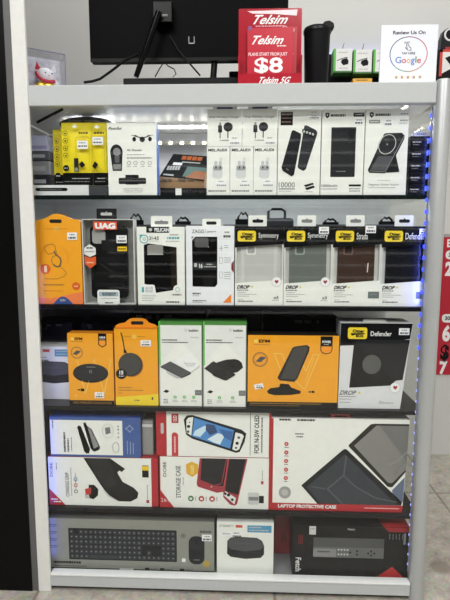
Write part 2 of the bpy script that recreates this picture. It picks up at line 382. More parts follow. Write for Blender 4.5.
# brown open gift box, leaning back
p = Pack('camera_kit_box', 'dark and kraft brown box leaning back below the rows of white lights', 'box', (160, 152, 207, 187), .075, .05, z1+.02)
z = Zm(150, 105, 6.66); c = p.part('carton'); T = (z((140, 305))[0], z((385, 322))[0], z((360, 500))[0], z((62, 470))[0])
def L3(q, y): l = p.L(*q); return (l[0], y, l[1])
c.add([L3(T[0], .045), L3(T[1], .045), L3(T[2], 0), L3(T[3], 0)], [(3, 2, 1, 0)], mt((44, 44, 46), .4))
lo = [L3(z((58, 540))[0], .003), L3(z((358, 570))[0], .003)]
KR = mt((150, 118, 84), .7)
c.add([L3(T[3], 0), L3(T[2], 0), lo[1], lo[0]], [(3, 2, 1, 0)], KR)
bk = [L3(T[0], .045), L3(T[1], .045)]
c.add([bk[0], bk[1], (lo[1][0], .05, lo[1][2]), (lo[0][0], .05, lo[0][2])], [(0, 1, 2, 3)], KR)
c.add([L3(T[3], 0), lo[0], (lo[0][0], .05, lo[0][2]), bk[0]], [(3, 2, 1, 0)], KR); c.add([L3(T[2], 0), lo[1], (lo[1][0], .05, lo[1][2]), bk[1]], [(0, 1, 2, 3)], KR); c.add([lo[0], lo[1], (lo[1][0], .05, lo[1][2]), (lo[0][0], .05, lo[0][2])], [(3, 2, 1, 0)], KR)
ty = lambda q: .045*(1-(q[1]-T[0][1])/(T[3][1]-T[0][1]))-.0008
def onlid(n, pts, m, e=0): p.part(n).add([L3(q, ty(q)-e) for q in pts], [tuple(range(len(pts)-1, -1, -1))], m)
onlid('product_picture', z((215, 470), (245, 400), (378, 410), (362, 490)), mt((92, 116, 112))); onlid('product_picture', z((235, 478), (300, 430), (368, 440), (360, 494)), mt((158, 104, 74)), .0005)
for k in range(4): onlid('carton', z((205+k*36, 320+k*3), (236+k*36, 323+k*3), (226+k*36, 350+k*3), (196+k*36, 347+k*3)), mt((196, 104, 52)))
onlid('carton', z((205, 362), (330, 372), (328, 380), (202, 370)), LG)
onlid('price_sticker', z((148, 368), (210, 372), (204, 392), (142, 388)), WT, .0006)
for k in range(5): onlid('price_sticker', z((112+k*18, 395), (126+k*18, 396), (118+k*18, 425), (104+k*18, 424)), LG, .0004)
onlid('carton', z((90, 450), (158, 457), (154, 468), (84, 460)), LG)
for a, w_ in ((75, 40), (120, 30), (190, 50), (255, 40)):
    p.part('carton').add([L3(q, -.0012) for q in z((a, 484), (a+w_, 490), (a+w_-10, 505), (a-6, 498))], [(3, 2, 1, 0)], mt((90, 72, 54)))
p.done()
q = Pack('flat_carton', 'low black carton with a white end flap under the kraft box', 'box', (160, 186.5, 206, 194), .07, .07, z1); q.h = .0195; q.body(BK); q.rect('carton', 175.5, 186.8, 181.5, 194, W); q.done()
q = Pack('flat_carton', 'low white carton with a black pill-shaped band, under yellow pouches', 'box', (29.5, 180.5, 88.4, 194.6), .034, .07, z1); q.h = .0235; q.body(mt((205, 206, 206), .4)); q.rrect('carton', 35.4, 184.3, 67.5, 188.8, 2, BK); q.dash('carton', 40, 186, 62, .9, GY, 2); q.done()
q = Pack('flat_carton', 'low dark grey carton between white flat carton and reader box', 'box', (88.9, 180, 107.3, 194.6), .036, .06, z1); q.h = .0225; q.body(mt((62, 64, 66), .35)); q.done()
# chargers and earbuds
def charger(label, x):
    p = Pack('wireless_charger_box', label, 'box', (x, 109, x+34.6, 146.4), .032, .035, zE, 'white dual wireless charger boxes')
    p.body(W); z = Zm(x-2.2, 105, 6)
    p.text('carton', 'Dual Wireless Charger', *z((27, 66))[0], *z((205, 82))[0], TX, 1, .01); p.dash('carton', *z((90, 90))[0], z((140, 0))[0][0], .5, TL)
    n = 'puck_picture'; p.part(n, 'printed picture of a charging puck'); blob(p, z, 138, 132, 28, 28, DK, 1, n); p.line(n, z((137, 158), (137, 198)), 1, DK)
    n = 'plug_picture'; p.part(n, 'printed picture of a plug'); shape(p, z((78, 122), (102, 122), (102, 165), (78, 165)), DK, 1, n); shape(p, z((84, 105), (96, 105), (96, 122), (84, 122)), GY, 1, n); p.line(n, z((90, 165), (90, 200)), .9, DK)
    p.text('carton', 'CHARGER', *z((86, 208))[0], *z((143, 217))[0], TX, 1, .02); p.dash('carton', *z((162, 196))[0], z((192, 0))[0][0], 1, TL)
    p.part('price_sticker', 'small white price sticker'); p.rect('price_sticker', *z((145, 215))[0], *z((212, 242))[0], WT, 2); p.dash('price_sticker', *z((152, 224))[0], z((205, 0))[0][0], 1.8, TL, 3)
    p.tab(*z((45, 2))[0], *z((192, 26))[0], mt((226, 224, 244), .3), (*z((70, 8))[0], *z((165, 20))[0]), mt((70, 70, 110)), False)  # white tab tinted lavender for the purple light on it
    return p.done()
def earbud(label, x):
    p = Pack('earbuds_box', label, 'box', (x, 146.6, x+22.6, 194.4), .032, .03, z1, 'white earbuds boxes')
    p.body(W); z = Zm(x-2, 105, 6)
    p.text('carton', 'MEL.AUDI', *z((20, 262))[0], *z((130, 278))[0], INK, 1, .03)
    p.part(g, 'printed picture of earbuds in their case'); E = mt((196, 197, 198)); shape(p, rr(*z((45, 372))[0], *z((105, 438))[0], 3), E); shape(p, rr(*z((48, 360))[0], *z((104, 390))[0], 2), mt((150, 151, 153)), 2)
    for a in (66, 92): shape(p, rr(*z((a-9, 335))[0], *z((a+8, 378))[0], 1.2), mt((180, 181, 183)), 3); blob(p, z, a, 372, 6, 8, TX, 4)
    blob(p, z, 95, 325, 10, 12, mt((205, 205, 205)), 2)
    p.rect('price_sticker', *z((66, 446))[0], *z((128, 494))[0], WT, 2); p.dash('price_sticker', *z((82, 452))[0], z((112, 0))[0][0], 1, TL, 3); p.dash('price_sticker', *z((70, 474))[0], z((126, 0))[0][0], 1.6, TL, 3)
    p.dash('carton', *z((20, 508))[0], z((125, 0))[0][0], 1.4, TX)
    return p.done()
eb = earbud('white earbuds box, first of three, beside the kraft brown box', 207)
zE = eb.zt+.0006
for x, t in ((230.4, 'white earbuds box in the middle of the three'), (253.8, 'white earbuds box touching the box with two dark power banks')):
    l = at(x+11.3, 170, .032); dup(eb.root, (l.x, .032, z1), t)
cb = charger('white dual charger box stacked above the earbuds box by the kraft box', 207.3)
l = at(242.6+17.3, 128, .032); dup(cb.root, (l.x, .032, zE), 'white dual charger box touching the tall power bank box')
# power banks
p = Pack('power_bank_box', 'white tall box picturing two slanted black power banks', 'box', (278, 109.6, 320.4, 194.4), .032, .035, z1, 'white power bank boxes'); p.body(W); z = Zm(277, 105, 6.43)
p.part(g, 'printed picture of two black power banks'); BB = mt((34, 35, 39)); BL = mt((52, 53, 58))
shape(p, z((172, 130), (186, 128), (246, 158), (256, 172), (254, 190), (188, 408), (172, 420), (138, 402), (134, 390)), BL); shape(p, z((92, 165), (104, 158), (152, 182), (152, 210), (112, 445), (96, 455), (38, 418), (30, 396)), BB, 2)
shape(p, z((160, 150), (235, 188), (228, 205), (158, 172)), INK, 3)
for k in range(4): blob(p, z, 171+k*19, 168+k*6, 7, 8, LG, 4)
p.line(g, z((60, 405), (76, 414)), .7, GY, 4)
p.rect('carton', *z((20, 44))[0], *z((98, 128))[0], INK)
for k in range(3): p.dash('carton', *z((27, 55+k*24))[0], z((90, 0))[0][0], 1.2, mt((120, 90, 80)), 2)
p.text('carton', '10000', *z((14, 492))[0], *z((118, 526))[0], TX, 1, 0); p.dash('carton', *z((16, 532))[0], z((118, 0))[0][0], 1.1, TX); p.dash('carton', *z((16, 548))[0], z((100, 0))[0][0], .7, TL)
shape(p, z((176, 512), (235, 496), (242, 506), (190, 524)), INK); shape(p, z((184, 530), (240, 514), (250, 526), (198, 544)), INK); p.dash('carton', *z((185, 552))[0], z((235, 0))[0][0], .6, TL)
p.price(*z((196, 62))[0], *z((270, 90))[0]); p.dash('carton', *z((215, 44))[0], z((250, 0))[0][0], .7, TL); p.done()
p = Pack('power_bank_box', 'white tall box picturing one upright black power bank', 'box', (321.4, 109.4, 363.8, 194.4), .032, .035, z1, 'white power bank boxes'); p.body(W); z = Zm(310, 100, 3.46)
def shield(p, x, y, s): p.poly('carton', [(x-s, y-s), (x, y-s*1.3), (x+s, y-s), (x+s*.9, y+s*.5), (x, y+s*1.4), (x-s*.9, y+s*.5)], INK); p.circ('carton', x, y-.2, s*.35, WT, 2)
shield(p, 326.4, 115.2, 2.1); p.dash('carton', 330, 114, 344.5, 2.4, TX); p.rect('carton', 352.2, 112.6, 363, 116.6, DK); p.dash('carton', 354, 114.2, 361.5, .9, LG, 2)
p.part(g, 'printed picture of one black power bank'); shape(p, rr(*z((72, 93))[0], *z((157, 264))[0], .8), mt((44, 45, 48))); shape(p, z((72, 93), (157, 93), (157, 110), (72, 110)), mt((36, 37, 40)), 2); p.dash(g, *z((92, 243))[0], z((125, 0))[0][0], .9, GY, 3); shape(p, rr(*z((130, 100))[0], *z((150, 138))[0], .6), mt((28, 28, 31)), 3)
p.text('carton', '10000mAh', *z((42, 290))[0], *z((98, 299))[0], TX, 1, .01); p.dash('carton', *z((42, 304))[0], z((98, 0))[0][0], 1, TL); p.rect('carton', *z((138, 290))[0], *z((180, 297))[0], INK); p.dash('carton', *z((140, 303))[0], z((178, 0))[0][0], 1.2, TL); p.dash('carton', *z((140, 311))[0], z((178, 0))[0][0], 1.2, TL)
p.price(352.8, 118, 362.4, 124.6); p.done()
p = Pack('power_bank_box', 'white tall box picturing a tilted magnetic power bank on its stand', 'box', (364.8, 109, 407.4, 194.2), .032, .035, z1, 'white power bank boxes'); p.body(W); z = Zm(345, 105, 6.66)
shield(p, 370.3, 114.6, 2.1); p.dash('carton', 374, 113.4, 389, 2.4, TX); p.rect('carton', 368, 119.6, 378.9, 123, GY); p.dash('carton', 369.4, 120.9, 377.5, .8, W, 2); p.dash('carton', 399, 113.2, 406.4, 1.1, TL); p.dash('carton', 398.6, 119.6, 406.4, 1.4, TL); p.dash('carton', 398, 122.4, 406, 1, TL)
p.part(g, 'printed picture of a magnetic power bank on a stand'); shape(p, z((255, 190), (268, 184), (372, 182), (392, 200), (390, 225), (290, 440), (270, 450), (168, 446), (155, 428)), mt((48, 49, 52)))
shape(p, z((340, 330), (368, 440), (285, 446)), mt((34, 35, 37)), 2); shape(p, z((222, 335), (320, 335), (272, 432), (172, 428)), mt((66, 67, 70)), 3)
zc = [(278+56*math.cos(t)-10*math.sin(t), 258+64*math.sin(t)) for t in [i*math.pi/12 for i in range(24)]]; p.line(g, z(*zc), .8, LG, 4, True); blob(p, z, 278, 258, 6, 7, GY, 4)
p.line(g, z((168, 434), (272, 440), (388, 205)), .7, GY, 4)
p.dash('carton', *z((225, 494))[0], z((310, 0))[0][0], .9, LG); p.text('carton', 'Magnetic Power Station', *z((165, 519))[0], *z((368, 534))[0], TX, 1, 0); p.dash('carton', *z((168, 543))[0], z((345, 0))[0][0], .7, TL)
p.price(382.4, 118.4, 391.6, 126); p.done()
# slim black boxes stacked at the right end, three darker ones at the left end
tops = ['bottom', 'second from the bottom', 'middle', 'second from the top', 'top']
zz = z1; hb = .0262
for k in range(5):
    p = Pack('slim_box', '', 'box', (408.4, 180, 432.4, 192), .032, .12, zz, 'slim black boxes stacked in the corner') if k == 0 else None
    if p:
        p.h = hb-.0012; p.root['label'] = 'slim black box at the bottom of the stack beside the post'; p.body(mt((24, 25, 30), .3)); p.text('carton', 'USB-C HUB', 410, 185.2, 418, 187.2, GY, 1, 0) if 0 else p.dash('carton', 410.5, 185.6, 419, 1.1, LG)
        p.dash('carton', 411, 188.5, 417, .7, GY); p.rect('end_label', 425, 182.6, 431.6, 187.8, mt((120, 150, 235), .35)); p.part('end_label', 'end label with blue LED light in its colour'); p.dash('end_label', 426, 184, 430.6, .9, TX, 2); p.dash('end_label', 426, 186, 430.6, .7, TX, 2); p.done(); first = p  # blue of the end label is the LED light put into its colour
    else: dup(first.root, (first.root.location.x, .032, zz), 'slim black box %s of the stack beside the post' % ('at the top' if k == 4 else tops[k]+(' one' if k == 2 else '')))
    zz += hb
q = Pack('small_tray', 'clear white-rimmed tray on top of the slim black boxes', 'tray', (413, 129, 431, 134), .06, .06, zz); q.part('tray').box(-q.w/2, q.w/2, 0, .06, 0, .003, W); 
for a in (-q.w/2, q.w/2-.003): q.part('tray').box(a, a+.003, 0, .06, .003, .012, LG)
q.rect('tray', 414, 130.6, 430, 133.4, W, 1); q.dash('tray', 417, 131.4, 426, .9, TL, 2); q.done()
zz = z1+.0235
for k, (h, c) in enumerate((( .028, (52, 53, 58)), (.034, (120, 121, 126)), (.024, (70, 71, 78)))):
    x0, x1 = 29.8, 50
    l0 = at(31.5, 170, .08).x; l1 = at(51, 170, .08).x
    e = empty('slim_box', ((l0+l1)/2, .076, zz), ('slim dark box at the foot of the pile in the blue-lit corner', 'slim silvery grey box between two darker boxes by the upright', 'slim dark box carrying the pale box by the upright')[k], 'box', 'slim boxes piled by the upright')
    MB().box(-(l1-l0)/2, (l1-l0)/2, 0, .12, 0, h-.001, mt(c, .3)).build('carton', e, bevel=.003); o = MB().box(-.017, .012, -.0006, 0, h*.3, h*.62, mt((150, 150, 156), .3)).build('end_label', e); zz += h
e = empty('small_carton', ((l0+l1)/2-.003, .08, zz), 'pale lilac carton topping the pile by the left upright', 'box'); m = MB().box(-.02, .02, 0, .08, 0, .036, mt((190, 192, 222), .4)); m.box(-.02, .02, -.0008, 0, .004, .012, mt((150, 150, 190))); m.build('carton', e, bevel=.001); 
# cable and dark pouch hanging at the back of row one
tag(MB().tube([at(37, 122.5, .045), at(45, 118.2, .045), at(54, 113.6, .045), at(63, 109, .045)], .0032, BK).build('stylus_rod', smooth=True), 'thin black rod slanting across the top corner above the yellow pouches', 'rod')
pz = at(88, 125, .188); pz.z = 1.167; e = empty('speaker_pouch', pz, 'dark oval pouch lying high behind the yellow pouches', 'pouch'); MB().ball((0, 0, .0185), (.075, .045, .018), mt((66, 68, 72), .4)).build('body', e, smooth=True); MB().tube([(-.07, -.012, .0185), (-.03, -.0425, .019), (.03, -.0425, .019), (.07, -.012, .0185)], .0022, GY).build('zip', e)
c_ = at(88, 125, .188); tag(MB().box(c_.x-.11, c_.x+.12, .17, .37, c_.z-.03, c_.z-.003, mt((150, 150, 152), .4)).build('storage_tray'), 'grey tray behind the yellow pouches carrying a dark oval pouch', 'tray') if 0 else None
bz = 1.167
tag(MB().box(c_.x-.07, c_.x+.055, .135, .235, z1, bz-.0006, mt((196, 197, 200), .4)).build('storage_box', bevel=.003), 'grey storage box behind the yellow pouches', 'box')
# ------------------------------------------------------------------ row two: phone cases
z2 = Sz[1]; G2 = 'phone case boxes in the second row'
p = Pack('clip_strip_pack', 'orange hang pack with arched top and a line-drawn case', 'pack', (36.8, 213.8, 81.6, 305), .034, .012, z2); z = Zm(30, 205, 5.71)
hump = z((32, 98), (40, 86), (75, 80), (105, 68), (130, 54), (158, 49), (190, 56), (215, 68), (245, 80), (280, 84), (290, 96)); x0, x1 = 36.8, 81.6
out = [(x0, 305)]+[(x0+(a-35.6)/(80.8-35.6)*(x1-x0), b_) for a, b_ in hump]+[(x1, 305)]
p.body(OR, mt((220, 130, 30)), outline=out, n='card')
p.rrect('card', *z((120, 82))[0], *z((190, 102))[0], 1.6, DK); p.dash('card', *z((92, 134))[0], z((220, 0))[0][0], .6, mt((190, 110, 20), vary=0)); p.text('card', 'EFM', *z((146, 130))[0], *z((170, 145))[0], mt((250, 215, 140), vary=0))
LN = mt((150, 104, 40), vary=0)
p.part('product_picture', 'line drawing of a phone case'); p.line(g, z((84, 240), (100, 228), (135, 222), (146, 236), (150, 262), (160, 290), (178, 318), (172, 350), (152, 356), (135, 345), (122, 322), (128, 298), (150, 286), (138, 272), (108, 282), (90, 264)), .7, LN, 1, True)
p.line(g, z((140, 262), (150, 285), (172, 300), (178, 322), (170, 348), (152, 354), (132, 340)), 1.2, TX, 2)
p.line(g, z((172, 352), (200, 380), (205, 396), (185, 412), (152, 424), (80, 424)), .6, LN); p.ring(g, *z((140, 310))[0], 14, .6, mt((222, 122, 30), vary=0), 1, 15, 20, -60, 20); p.ring(g, *z((140, 310))[0], 14, .6, mt((222, 122, 30), vary=0), 1, 15, 20, 150, 250)
p.circ('card', *z((86, 366))[0], 5.1, mt((206, 88, 26), vary=0)); p.text('card', '1', *z((79, 348))[0], *z((95, 386))[0], mt((250, 200, 150), vary=0), 2, .03); p.circ('card', *z((258, 466))[0], 4, mt((206, 88, 26), vary=0)); p.dash('card', *z((246, 463))[0], z((270, 0))[0][0], 1.1, mt((250, 200, 150), vary=0), 2)
p.dash('card', *z((70, 455))[0], z((190, 0))[0][0], 1.3, LN); p.dash('card', *z((70, 492))[0], z((180, 0))[0][0], .8, mt((190, 110, 20), vary=0))
p.poly('card', [(x0, 305), (x0, 297.5), (48, 299.5), (62, 296.5), (81.6, 292), (x1, 305)], mt((224, 120, 66)), .6)
p.poly('card', [(52+20*i/14-0.5, 305-7.6*math.sin(math.pi*i/14)) for i in range(15)], mt((52, 74, 130)), 1.2); p.text('card', 'EFM', 58.8, 300.2, 63.8, 302.2, LG, 2, .03)
p.price(*z((218, 156))[0], *z((274, 198))[0]); p.done()
# clear box, black rugged case
p = Pack('phone_case_box', 'clear box with orange-red top label and rugged black phone case', 'box', (82.8, 219, 134.6, 305), .034, .03, z2, G2); z = Zm(80, 205, 5.71); hw = p.w/2
c = p.part('box_shell', 'clear plastic shell with pale edges'); PE = mt((196, 196, 192), .3)
c.box(-hw, hw, .028, .03, 0, p.h, mt((150, 150, 147), .5)); c.box(-hw, -hw+.0022, 0, .028, 0, p.h, PE); c.box(hw-.0022, hw, 0, .028, 0, p.h, PE); c.box(-hw+.0022, hw-.0022, 0, .028, p.h-.002, p.h, PE); c.box(-hw+.0022, hw-.0022, 0, .028, 0, .0015, PE)
q = p.part('phone_case'); pts = [p.L(*a) for a in rr(*z((56, 120))[0], *z((266, 535))[0], 4)]; q.prism(pts, .008, .020, mt((20, 20, 21), .5))
for a in ((120, 200, 265, 262), (72, 300, 250, 322), (80, 385, 240, 400), (80, 450, 244, 470)): q.prism([p.L(*t) for t in rr(*z(a[:2])[0], *z(a[2:])[0], .8)], .0072, .0082, mt((31, 31, 32), .5))
q.prism([p.L(*t) for t in z((96, 330), (110, 330), (188, 385), (175, 390))], .0068, .0074, mt((48, 48, 49), .5)); q.prism([p.L(*t) for t in z((56, 215), (72, 255), (72, 420), (60, 440))], .007, .0082, mt((44, 44, 46)))
q.flat([p.L(*t) for t in rr(*z((68, 138))[0], *z((144, 220))[0], 3.2)], .0074, mt((150, 150, 148), .5))
p.part('front_film').add([(-hw+.002, .001, 0), (hw-.002, .001, 0), (hw-.002, .001, p.h), (-hw+.002, .001, p.h)], [(0, 1, 2, 3)], FILM)
n = 'brand_label'; p.part(n, 'orange-red label with white letters'); p.rect(n, *z((82, 94))[0], *z((216, 140))[0], mt((208, 74, 44)), 2); p.text(n, 'UAG', *z((92, 102))[0], *z((208, 136))[0], WT, 3, .06)
n = 'badge'; p.part(n, 'white hexagon badge over an orange chevron'); p.poly(n, z((58, 222), (92, 245), (92, 282), (58, 296), (26, 280), (26, 245)), mt((214, 214, 212)), 2); p.dash(n, *z((40, 240))[0], z((78, 0))[0][0], 1.5, TX, 3); p.dash(n, *z((34, 262))[0], z((84, 0))[0][0], 1.2, TL, 3); p.poly(n, z((28, 290), (58, 302), (92, 292), (92, 336), (60, 362), (28, 338)), mt((204, 84, 34)), 2.2); p.dash(n, *z((40, 325))[0], z((80, 0))[0][0], 1.2, mt((240, 180, 150)), 3)
p.price(*z((212, 172))[0], *z((270, 216))[0]); n = 'warranty_label'; p.part(n, 'yellow and black label'); p.rect(n, *z((216, 236))[0], *z((270, 262))[0], GOLD, 2); p.dash(n, *z((222, 246))[0], z((265, 0))[0][0], 1.2, INK, 3); p.circ(n, *z((244, 268))[0], 2.6, DK, 1.6)
n = 'bottom_label'; p.part(n, 'white bottom label'); p.poly(n, rr(*z((94, 486))[0], *z((222, 572))[0], 2.5), mt((218, 218, 216)), 2); p.rect(n, *z((104, 498))[0], *z((214, 524))[0], mt((150, 170, 180)), 3); p.dash(n, *z((122, 502))[0], z((200, 0))[0][0], 1.3, TX, 4); p.dash(n, *z((124, 512))[0], z((196, 0))[0][0], 1.3, TX, 4); p.dash(n, *z((112, 534))[0], z((206, 0))[0][0], .7, TL, 3); p.dash(n, *z((138, 558))[0], z((182, 0))[0][0], 1.2, TX, 3)
p.tab(97, 208.5, 117, 219, DK, (101, 212.5, 112.6, 215.4), LG); p.done()
# white box, teal print, black case
p = Pack('phone_case_box', 'white box with black name strip, teal ring and angled black window', 'box', (137.4, 226.8, 184.6, 305), .034, .03, z2, G2); z = Zm(135, 205, 5.71); p.body(W)
TE = mt((70, 150, 156), vary=0); p.rect('carton', *z((68, 124))[0], *z((198, 158))[0], INK); p.circ('carton', *z((92, 141))[0], 1.7, LG, 2); p.text('carton', 'PELICAN', *z((115, 131))[0], *z((196, 152))[0], WT, 2, .03)
p.ring('carton', *z((54, 194))[0], 4, .9, TE); p.poly('carton', z((28, 170), (48, 168), (36, 190)), TE, 2); p.ring('carton', *z((56, 194))[0], 1.3, .5, TE); p.text('carton', '21-4.5', *z((84, 178))[0], *z((138, 198))[0], TX, 1, .04); p.dash('carton', *z((84, 203))[0], z((140, 0))[0][0], .6, TL)
p.dash('carton', *z((200, 166))[0], z((250, 0))[0][0], 1.2, TL); p.dash('carton', *z((186, 182))[0], z((258, 0))[0][0], 2, TE); p.dash('carton', *z((180, 203))[0], z((255, 0))[0][0], .9, TL)
p.part('phone_case', 'black phone case behind the window'); c='phone_case'
p.poly(c, z((52, 228), (76, 218), (238, 240), (240, 455), (222, 462), (216, 486), (118, 502), (112, 470), (52, 450)), mt((13, 13, 14), .3)); p.poly(c, z((205, 236), (238, 240), (240, 455), (205, 470)), mt((44, 36, 30), .3), 1.6); p.poly(c, rr(*z((72, 226))[0], *z((162, 278))[0], 2), mt((128, 126, 122)), 2); p.line(c, z((72, 280), (162, 280)), 1, LG, 2.4); p.line(c, z((52, 335), (200, 335)), .4, DK, 2); p.line(c, z((52, 405), (200, 405)), .4, DK, 2)
n = 'corner_label'; p.part(n, 'white corner label with teal phone icon'); p.poly(n, rr(*z((30, 455))[0], *z((112, 508))[0], 2), mt((228, 228, 226)), 2); p.rrect(n, *z((36, 468))[0], *z((50, 500))[0], .5, TE, 3)
for k in range(4): p.dash(n, *z((58, 467+k*9))[0], z((100, 0))[0][0], .8, TL, 3)
p.circ('carton', *z((242, 482))[0], 4.3, W, 2.6); p.ring('carton', *z((242, 482))[0], 2, .5, TE, 3); p.dash('carton', *z((212, 510))[0], z((265, 0))[0][0], .9, TX, 3)
for k in range(3): p.dash('carton', *z((36, 518+k*13))[0], z((118 - k*10, 0))[0][0], .7, TL)
p.dash('carton', *z((176, 550))[0], z((250, 0))[0][0], 1.6, TX)
p.tab(151, 216.2, 172.2, 226.8, W, (154.6, 221, 168.4, 224.2), GY); p.done()
# white box with orange corner
p = Pack('phone_case_box', 'white box with black cut-corner window and orange triangle', 'box', (186.2, 225.8, 234, 305), .034, .03, z2, G2); z = Zm(183, 205, 5.71); p.body(mt((220, 221, 224), .45))
p.text('carton', 'ZAGG', *z((52, 140))[0], *z((120, 160))[0], TX, 1, .01); p.line('carton', z((129, 138), (129, 162)), .4, TL); p.text('carton', 'gear4', *z((138, 146))[0], *z((186, 158))[0], TX, 1, .01)
p.part('phone_case', 'black phone case behind the window'); c = 'phone_case'; p.poly(c, z((52, 200), (72, 180), (196, 180), (196, 450), (182, 466), (54, 464)), mt((13, 13, 14), .3)); p.poly(c, rr(*z((68, 184))[0], *z((146, 240))[0], 2.4), mt((74, 74, 76)), 2); p.circ(c, *z((145, 238))[0], .5, WT, 3); p.rect(c, *z((58, 322))[0], *z((196, 368))[0], mt((54, 55, 58)), 2); p.text(c, '16', *z((92, 332))[0], *z((112, 358))[0], WT, 3, .02); p.rrect(c, *z((64, 330))[0], *z((80, 352))[0], .5, LG, 3); p.dash(c, *z((135, 333))[0], z((168, 0))[0][0], 1, LG, 3); p.dash(c, *z((120, 347))[0], z((190, 0))[0][0], 1, LG, 3); p.circ(c, *z((146, 430))[0], 6, mt((26, 26, 28)), 1.5)
p.poly('carton', z((50, 192), (50, 180), (64, 180)), INK)
for k, y in enumerate((245, 315, 398)):
    p.line('carton', rr(*z((208, y-18))[0], *z((226, y+16))[0], .6), .35, TL, 1, True) if k else (p.line('carton', z((218, 228), (218, 262)), .5, TL), p.line('carton', z((206, 245), (228, 245)), .5, TL))
    for j in range(2+k): p.dash('carton', *z((236, y-18+j*12))[0], z((258 if k == 0 else 272, 0))[0][0], .7, TL)
p.poly('carton', z((228, 556), (276, 506), (276, 556)), mt((232, 122, 30), vary=0)); p.dash('carton', *z((54, 500))[0], z((100, 0))[0][0], 1.6, TX); p.dash('carton', *z((54, 516))[0], z((96, 0))[0][0], .6, TL); p.dash('carton', *z((54, 543))[0], z((136, 0))[0][0], 1.1, TX); p.dash('carton', *z((54, 553))[0], z((110, 0))[0][0], .7, TL)
p.price(*z((224, 140))[0], *z((276, 192))[0]); n = 'side_seal'; p.part(n, 'dark red seal on the edge'); p.poly(n, z((290, 314), (290, 384), (276, 366), (276, 332)), mt((120, 26, 32)), 3)
p.tab(202.2, 218.8, 220.6, 226, W, (206, 221.5, 216.4, 224.6), DK, False); p.done()
